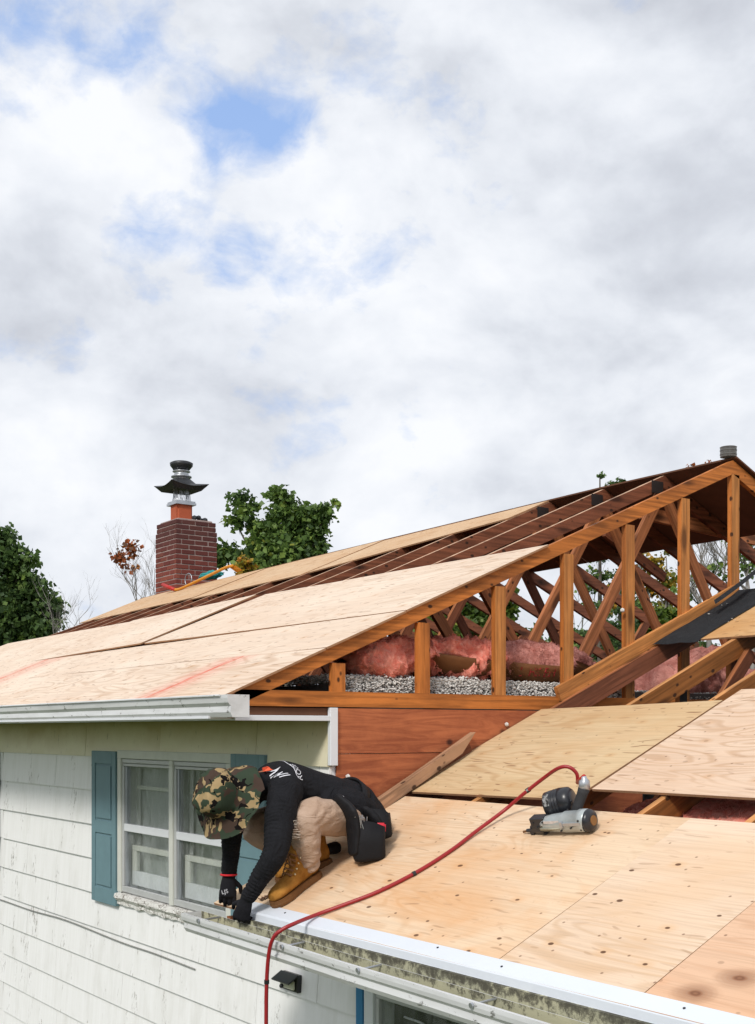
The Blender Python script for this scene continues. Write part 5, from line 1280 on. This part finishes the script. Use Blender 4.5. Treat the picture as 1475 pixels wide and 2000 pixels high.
# printed logo on the back
tm = Matrix.Translation((0, 0, 0))
def back_text(s, px, py, size, rot, name, Y=5.30):
    o = onY(px, py, Y); upv = Vector((-1, 0, -.10)).normalized(); rt_ = Vector((0, 1, .32)).normalized(); upv = (upv-rt_*upv.dot(rt_)).normalized(); nv = rt_.cross(upv)
    m = Matrix((rt_, upv, nv)).transposed().to_4x4(); m.translation = o
    return wrap_text(s, size, m, Vector((0, .62, -.78)), shirt, INK, person, name, .0035)
try:
    back_text('IMV', 560, 1537, .088, 0, 'shirt_print'); back_text('______', 572, 1540, .075, 0, 'shirt_print'); back_text('ROOF', 585, 1539, .045, 0, 'shirt_print')
    back_text('/\\', 551, 1524, .06, 0, 'shirt_print')
except Exception as e: print('back text', e)
bm = bmesh.new(); c = onY(533, 1499, 5.44)
for i in range(1): 
    vs = [bm.verts.new(p) for p in (onY(512, 1500, 5.44), onY(530, 1494, 5.47), onY(553, 1496, 5.47), onY(540, 1503, 5.40), onY(514, 1507, 5.38))]
bm.faces.new(vs); bmesh.ops.solidify(bm, geom=bm.faces[:], thickness=.008); frombm(bm, 'orange_collar_tag', plain('fluorescent_orange', (.80, .12, .05), .7), person)
# trousers
def fold_tr(p):
    h = noise.noise(p*8)*.007+noise.noise(p*19+Vector((4, 0, 0)))*.004
    for s in 'LR':
        t, d = seg_t(p, J['knee'+s], J['ank'+s])
        if t > .3 and d < .12: h += .0055*math.sin(t*24+noise.noise(p*8)*6)*(t-.3)*1.4
        t, d = seg_t(p, J['hip'+s], J['knee'+s])
        q = p-J['knee'+s]
        if q.length < .26 and q.x > -.02: h += .0045*math.sin((q.x*.6-q.z)*95+noise.noise(p*9)*4)*(1-q.length/.26)*min(1, (q.x+.02)*14)
    return h
bm = bmesh.new()
capsule(bm, [J['hipL']+Vector((.04, .10, .02)), J['hipL']+Vector((0, .01, 0)), J['hipL'].lerp(J['kneeL'], .5)+Vector((0, 0, -.01)), J['kneeL']+Vector((.012, 0, -.005)), J['kneeL'].lerp(J['ankL'], .35), J['kneeL'].lerp(J['ankL'], .75), J['ankL']+Vector((0, 0, .02))], [(.12, .12), (.125, .115), (.108, .10), (.092, .085), (.083, .078), (.075, .070), (.068, .064)], 18)
capsule(bm, [J['hipR']+Vector((.04, -.10, .02)), J['hipR'], J['hipR'].lerp(J['kneeR'], .5), J['kneeR']+Vector((.01, 0, 0)), J['kneeR'].lerp(J['ankR'], .5), J['ankR']+Vector((0, 0, .02))], [.115, .115, .095, .078, .068, .058], 18)
capsule(bm, [pel+Vector((.03, -.07, -.03)), pel+Vector((.03, .07, -.03))], [.12, .12], 16)
mobj('trousers', remeshed(bm, .006, 3, fold_tr), TROU, person, None, True)
# torn threads and pale fray at the knee
bm = bmesh.new(); rg = random.Random(3)
for k in range(11):
    a = onY(565+rg.uniform(-1, 5), 1602+k*3.6, 5.165); tube(bm, [a, a+Vector((rg.uniform(.02, .05), -.012, rg.uniform(-.012, .008))), a+Vector((rg.uniform(.03, .05), -.002, rg.uniform(-.02, -.004)))], .0012, 4)
frombm(bm, 'frayed_threads', plain('frayed_cotton', (.62, .54, .46), .9), person)
# gloves
def glove(wr, d, back, curl, thumb_side, seed, spread=.06, scale=1.):
    """d: wrist to knuckles; back: back of the hand"""
    d = d.normalized(); back = (back-d*back.dot(d)).normalized(); side = d.cross(back)*thumb_side; bm = bmesh.new()
    P = lambda x, y, z: wr+(d*x+side*y+back*z)*scale
    capsule(bm, [P(-.045, 0, 0), P(0, 0, 0), P(.04, 0, .004), P(.085, 0, .004)], [(.034, .030), (.034, .028), (.042, .024), (.044, .018)], 14, up=side)
    for i, (yo, L) in enumerate(((.033, .072), (.011, .080), (-.011, .075), (-.032, .058))):
        p = P(.085, yo, .002); dd = d+side*spread*(1.5-i)*.5; pts = [p]; ang = 0
        for k, (f, c) in enumerate(((.42, curl), (.32, curl*1.15), (.26, curl*.9))):
            ang += c*(1+.12*i); v = (d*math.cos(ang)-back*math.sin(ang)+side*spread*(1.5-i)*.4).normalized(); pts.append(pts[-1]+v*L*f*scale)
        tube(bm, [p-d*.02*scale]+pts+[pts[-1]+(pts[-1]-pts[-2]).normalized()*.004], [.0105*scale, .0108*scale, .0100*scale, .0092*scale, .008*scale, .004*scale], 10)
    a = P(.02, .030, -.008); v1 = (d*.55+side*.62-back*.35).normalized(); v2 = (d*.85+side*.05-back*.55).normalized()
    tube(bm, [a-v1*.015, a+v1*.03, a+v1*.046, a+v1*.046+v2*.03, a+v1*.046+v2*.044], [.014, .0135, .012, .0105, .005], 10)
    return remeshed(bm, .0034, 1, lambda p: noise.noise(p*60)*.0006)
gL = mobj('glove', glove(J['wrL']+Vector((-.008, .012, -.02)), Vector((-.10, .30, -.85)), Vector((-.70, -.62, -.1)), .62, 1, 1, scale=1.08), GLOVE, person, None, True)
gR = mobj('glove', glove(J['wrR']+Vector((0, 0, -.02)), Vector((-.10, -.05, -1)), Vector((-.5, -.85, .1)), .30, -1, 2, scale=1.08), GLOVE, person, None, True)
bm = bmesh.new(); c = J['wrR']+Vector((0, 0, -.006)); tube(bm, [c+Vector((math.cos(a)*.041, math.sin(a)*.041, 0)) for a in np.linspace(0, 6.283, 24)], .0055, 8); frombm(bm, 'glove_cuff', plain('red_knit', (.6, .02, .03), .7), person, None, True)
try:
    upv = Vector((0.2, -.1, 1)).normalized(); o = onY(428, 1742, 5.5); rt_ = Vector((.82, -.58, .25)).normalized(); upv = (upv-rt_*upv.dot(rt_)).normalized(); nv = rt_.cross(upv)
    m = Matrix((rt_, upv, nv)).transposed().to_4x4(); m.translation = o
    wrap_text('LJS', .030, m, Vector((S_, C_, -.25)), gR, INK, person, 'glove_print', .0015)
except Exception as e: print('gt', e)
# boots
def boot(M_, nm=''):
    secs = [(-.035, .02, .085, .028), (-.03, .0, .11, .036), (0, 0, .125, .040), (.04, 0, .125, .040), (.08, 0, .118, .039), (.12, 0, .100, .040), (.16, 0, .080, .046), (.20, 0, .070, .051), (.24, 0, .064, .050), (.27, 0, .056, .042), (.288, .004, .044, .026)]
    bm = bmesh.new(); rings = []
    for x, z0, z1, hw in secs:
        ring = []
        for k in range(16):
            a = 2*math.pi*k/16; cy, cz = math.cos(a), math.sin(a); z = (z0+z1)/2+cz*(z1-z0)/2
            wf = hw*(1 if cz < 0 else 1-.35*cz*cz); ring.append(bm.verts.new((x, math.copysign(abs(cy)**.75, cy)*wf, z+.028)))
        rings.append(ring)
    for A, B in zip(rings, rings[1:]):
        for k in range(16): bm.faces.new((A[k], A[(k+1) % 16], B[(k+1) % 16], B[k]))
    bm.faces.new(rings[0][::-1]); bm.faces.new(rings[-1])
    tube(bm, [Vector((.02, 0, .07)), Vector((.018, 0, .13)), Vector((.012, 0, .18)), Vector((.005, 0, .205))], [(.062, .042), (.058, .043), (.060, .047), (.062, .050)], 18, up=Vector((1, 0, 0)))
    tube(bm, [Vector((.095, 0, .125)), Vector((.075, 0, .165)), Vector((.065, 0, .20))], [(.012, .030), (.012, .032), (.008, .032)], 12, up=Vector((1, 0, 0)))
    me = remeshed(bm, .0045, 2, lambda p: noise.noise(p*26)*.0022+noise.noise(p*60)*.001); b_ = mobj('boot', me, BOOT, person, M_, True)
    bm = bmesh.new(); out = []
    prof = [(-.042, .0, .0), (-.038, .030, 0), (-.01, .042, 0), (.05, .040, 0), (.11, .040, 0), (.16, .048, 0), (.21, .056, 0), (.25, .052, 0), (.28, .040, 0), (.298, .018, 0), (.301, 0, 0)]
    ol = [(x, y) for x, y, _ in prof]+[(x, -y) for x, y, _ in prof[-2:0:-1]]
    lv = []
    for z, s in ((.0, .97), (.014, 1.), (.016, .985), (.032, .985)):
        lv.append([bm.verts.new((.13+(x-.13)*s, y*s, z+(.012 if (z < .01 and .05 < x < .10) else 0))) for x, y in ol])
    for A, B in zip(lv, lv[1:]):
        for k in range(len(ol)): bm.faces.new((A[k], A[(k+1) % len(ol)], B[(k+1) % len(ol)], B[k]))
    bm.faces.new(lv[0][::-1]); bm.faces.new(lv[-1]); frombm(bm, 'sole', SOLE, b_, M_)
    bm = bmesh.new()
    for i in range(5):
        x = .155-.018*i; z = .104+.017*i
        tube(bm, [Vector((x, -.036+.001*i, z-.004)), Vector((x+.006, 0, z+.020)), Vector((x-.008, .036, z-.002))], .0036, 6); tube(bm, [Vector((x, .036, z-.004)), Vector((x+.008, 0, z+.022)), Vector((x-.008, -.036, z+.004))], .0034, 6)
    for s in (-1, 1): tube(bm, spline([Vector((.10, 0, .175)), Vector((.12, .03*s, .19)), Vector((.14, .045*s, .16)), Vector((.125, .02*s, .165)), Vector((.10, 0, .172))], 5), .0036, 6)
    frombm(bm, 'laces', LACE, b_, M_, True)
    bm = bmesh.new()
    for i in range(4):
        for s in (-1, 1): bmesh.ops.create_uvsphere(bm, u_segments=8, v_segments=6, radius=.0055, matrix=Matrix.Translation((.135-.022*i, s*(.042), .100+.019*i)))
    frombm(bm, 'eyelets', BRASS, b_, M_)
    return b_
def fm(heel, toe, upv):
    x = (toe-heel).normalized(); y = upv.cross(x).normalized(); z = x.cross(y); m = Matrix((x, y, z)).transposed().to_4x4(); m.translation = heel; return m
Lup = Vector((-LB, 0, 1)).normalized()
h1 = onL(614, 1718, .002); t1 = onL(533, 1776, .006)
boot(fm(h1, t1, Lup) @ Matrix.Scale(1.04, 4))
h2 = onY(634, 1690, 5.40); t2 = Vector((h2.x-.23, h2.y+.01, 0)); t2.z = LA+LB*t2.x+.03
boot(fm(h2, t2, Vector((-.6, 0, 1))) @ Matrix.Scale(1.0, 4))
# hat
BN = 48
def hat():
    bm = bmesh.new(); rings = []
    prof = [(.100, -.005), (.104, .03), (.106, .065), (.104, .095), (.094, .122), (.074, .136), (.04, .140), (.0, .138)]
    for r, h in prof:
        if r < .001: rings.append([bm.verts.new(HM @ Vector((0, 0, h+.03)))]); continue
        ring = []
        for k in range(BN):
            a = 2*math.pi*k/BN; n_ = noise.noise(Vector((math.cos(a)*1.6, math.sin(a)*1.6, h*14)))*.010+noise.noise(Vector((math.cos(a)*4, math.sin(a)*4, h*30)))*.005
            ring.append(bm.verts.new(HM @ Vector((math.cos(a)*(r*1.12+n_), math.sin(a)*(r*.94+n_), h+.03+n_*.8-(.022*max(0, math.cos(a*1+.8)) if h > .11 else 0)))))
        rings.append(ring)
    for A, B in zip(rings, rings[1:]):
        for k in range(BN):
            if len(B) == 1: bm.faces.new((A[k], A[(k+1) % BN], B[0]))
            else: bm.faces.new((A[k], A[(k+1) % BN], B[(k+1) % BN], B[k]))
    prev = rings[0]
    for j in range(1, 7):
        ring = []; t = j/6
        for k in range(BN):
            a = 2*math.pi*k/BN; fr = math.cos(a)       # +1 over the face, -1 at the back of the neck
            wv = math.sin(3*a+.6)*.020*t+math.sin(5*a+2.)*.008*t+noise.noise(Vector((math.cos(a)*2, math.sin(a)*2, 3)))*.02*t
            r = .100+.080*t+(.012*t if fr < -.3 else 0); h = .025-.040*t+wv-(.035*t*t if fr < -.4 else 0)-(.012*t if fr > .5 else 0)
            ring.append(bm.verts.new(HM @ Vector((math.cos(a)*(r*1.10+.004), math.sin(a)*r*.97, h))))
        for k in range(BN): bm.faces.new((prev[k], ring[k], ring[(k+1) % BN], prev[(k+1) % BN]))
        prev = ring
    bmesh.ops.solidify(bm, geom=bm.faces[:], thickness=.004); bmesh.ops.smooth_vert(bm, verts=bm.verts, factor=.3)
    h_ = frombm(bm, 'camouflage_hat', CAMO, person, None, True)
    bm = bmesh.new(); cc_ = HM @ Vector((.07, .105, .02))
    for a_ in (2.2, 2.5, -2.2, -2.5):
        p = HM @ Vector((math.cos(a_)*.112, math.sin(a_)*.107, .045)); bmesh.ops.create_uvsphere(bm, u_segments=8, v_segments=6, radius=.004, matrix=Matrix.Translation(p))
    frombm(bm, 'hat_eyelets', BRASS, h_)
hat()
# tool belt
TB = cloth('black_tool_leather', (.013, .013, .015), .6, 50, .001)
tb = person
sp = (waist-pel).normalized(); bc = pel.lerp(waist, .38); a1 = Vector((0, 1, 0)); a2 = sp.cross(a1).normalized()
bm = bmesh.new(); rings = []
for k in range(36):
    a = 2*math.pi*k/36; rad = a1*math.cos(a)*.185+a2*math.sin(a)*.142; c = bc+rad; n_ = rad.normalized()
    rings.append([bm.verts.new(c+n_*u*.006+sp*w_*.030) for u, w_ in ((-1, -1), (1, -1), (1, 1), (-1, 1))])
for A, B in zip(rings, rings[1:]+rings[:1]):
    for k in range(4): bm.faces.new((A[k], A[(k+1) % 4], B[(k+1) % 4], B[k]))
frombm(bm, 'tool_belt', TB, person, None, True)
def pouch(name, c, W_, D_, H_, tilt, seed, yaw=0, taper=.85):
    m = Matrix.Translation(c) @ Matrix.Rotation(yaw, 4, 'Z') @ Matrix.Rotation(tilt, 4, 'Y'); bm = bmesh.new(); rings = []
    prof = [(.05, -1.0), (.55, -1.0), (.80, -.97), (.90, -.88), (.94, -.5), (1., 0.), (.94, -.0), (.88, -.4), (.80, -.82), (.0001, -.85)]
    for r, h in prof:
        ring = []
        for k in range(28):
            a = 2*math.pi*k/28; ca, sa = math.cos(a), math.sin(a); e = .6
            x = math.copysign(abs(ca)**e, ca)*W_/2*r; y = math.copysign(abs(sa)**e, sa)*D_/2*r; z = h*H_
            if h > -.1: z += .03*math.sin(a+.5)*(-1)+.012*math.sin(2*a)
            q = Vector((x, y, z)); q += Vector((x, y, 0)).normalized()*noise.noise(q*16+Vector((seed, 0, 0)))*.010 if r > .3 else Vector((0, 0, 0)); ring.append(bm.verts.new(q))
        rings.append(ring)
    for A, B in zip(rings, rings[1:]):
        for k in range(28): bm.faces.new((A[k], A[(k+1) % 28], B[(k+1) % 28], B[k]))
    return frombm(bm, name, TB, person, m, True), m
pc = onY(716, 1612, 5.10); pk, pm = pouch('nail_pouch', pc, .185, .12, .185, R(-4), 1, R(-30))
p2c = onY(737, 1588, 5.20); pouch('rear_pouch', p2c, .13, .13, .14, R(-12), 5, R(-30))
bm = bmesh.new(); capsule(bm, [onY(660, 1562, 5.20), onY(684, 1590, 5.14), onY(690, 1625, 5.13), onY(690, 1665, 5.12)], [(.05, .025), (.075, .03), (.07, .025), (.05, .02)], 14)
capsule(bm, [onY(690, 1572, 5.25), onY(730, 1600, 5.18), onY(745, 1640, 5.16)], [(.06, .025), (.06, .03), (.03, .02)], 12); capsule(bm, [onY(640, 1660, 5.40), onY(655, 1655, 5.45)], [.03, .035], 10)
mobj('belt_flaps', remeshed(bm, .006, 2, lambda p: noise.noise(p*22)*.003), TB, person, None, True)
bm = bmesh.new(); rg = random.Random(5); c = onY(706, 1612, 5.08)
for k in range(22):
    a = c+Vector((rg.uniform(-.022, .022), rg.uniform(-.02, .02), rg.uniform(-.03, -.01))); b_ = a+Vector((rg.uniform(-.025, .005), rg.uniform(-.02, .01), .062)); tube(bm, [a, b_], .0016, 5); tube(bm, [b_, b_+(b_-a).normalized()*.002], .0036, 5)
frombm(bm, 'loose_nails', GALV, pk)
c = onY(744, 1617, 5.06); bm = bmesh.new(); bbox(bm, -.026, .026, -.015, .015, -.026, .026); bmesh.ops.bevel(bm, geom=bm.edges[:], offset=.008, segments=2, affect='EDGES')
frombm(bm, 'tape_measure', plain('red_plastic', (.60, .03, .05), .35), pk, Matrix.Translation(c) @ Matrix.Rotation(R(-35), 4, 'Z'), True)
try: wrap_text('Sm', .028, Matrix.Translation(onY(661, 1563, 5.0)) @ Matrix((Vector((.45, -.3, .84)), Vector((-.8, .2, .55)), Vector((-.3, -.9, .1)))).transposed().to_4x4(), Vector((S_, C_, -.1)), shirt, INK, person, 'belt_tag', .012)
except Exception as e: print(e)
print('TRIS', sum(len(o.data.polygons) for o in bpy.data.objects if o.type == 'MESH'), 'OBJS', len(bpy.data.objects))
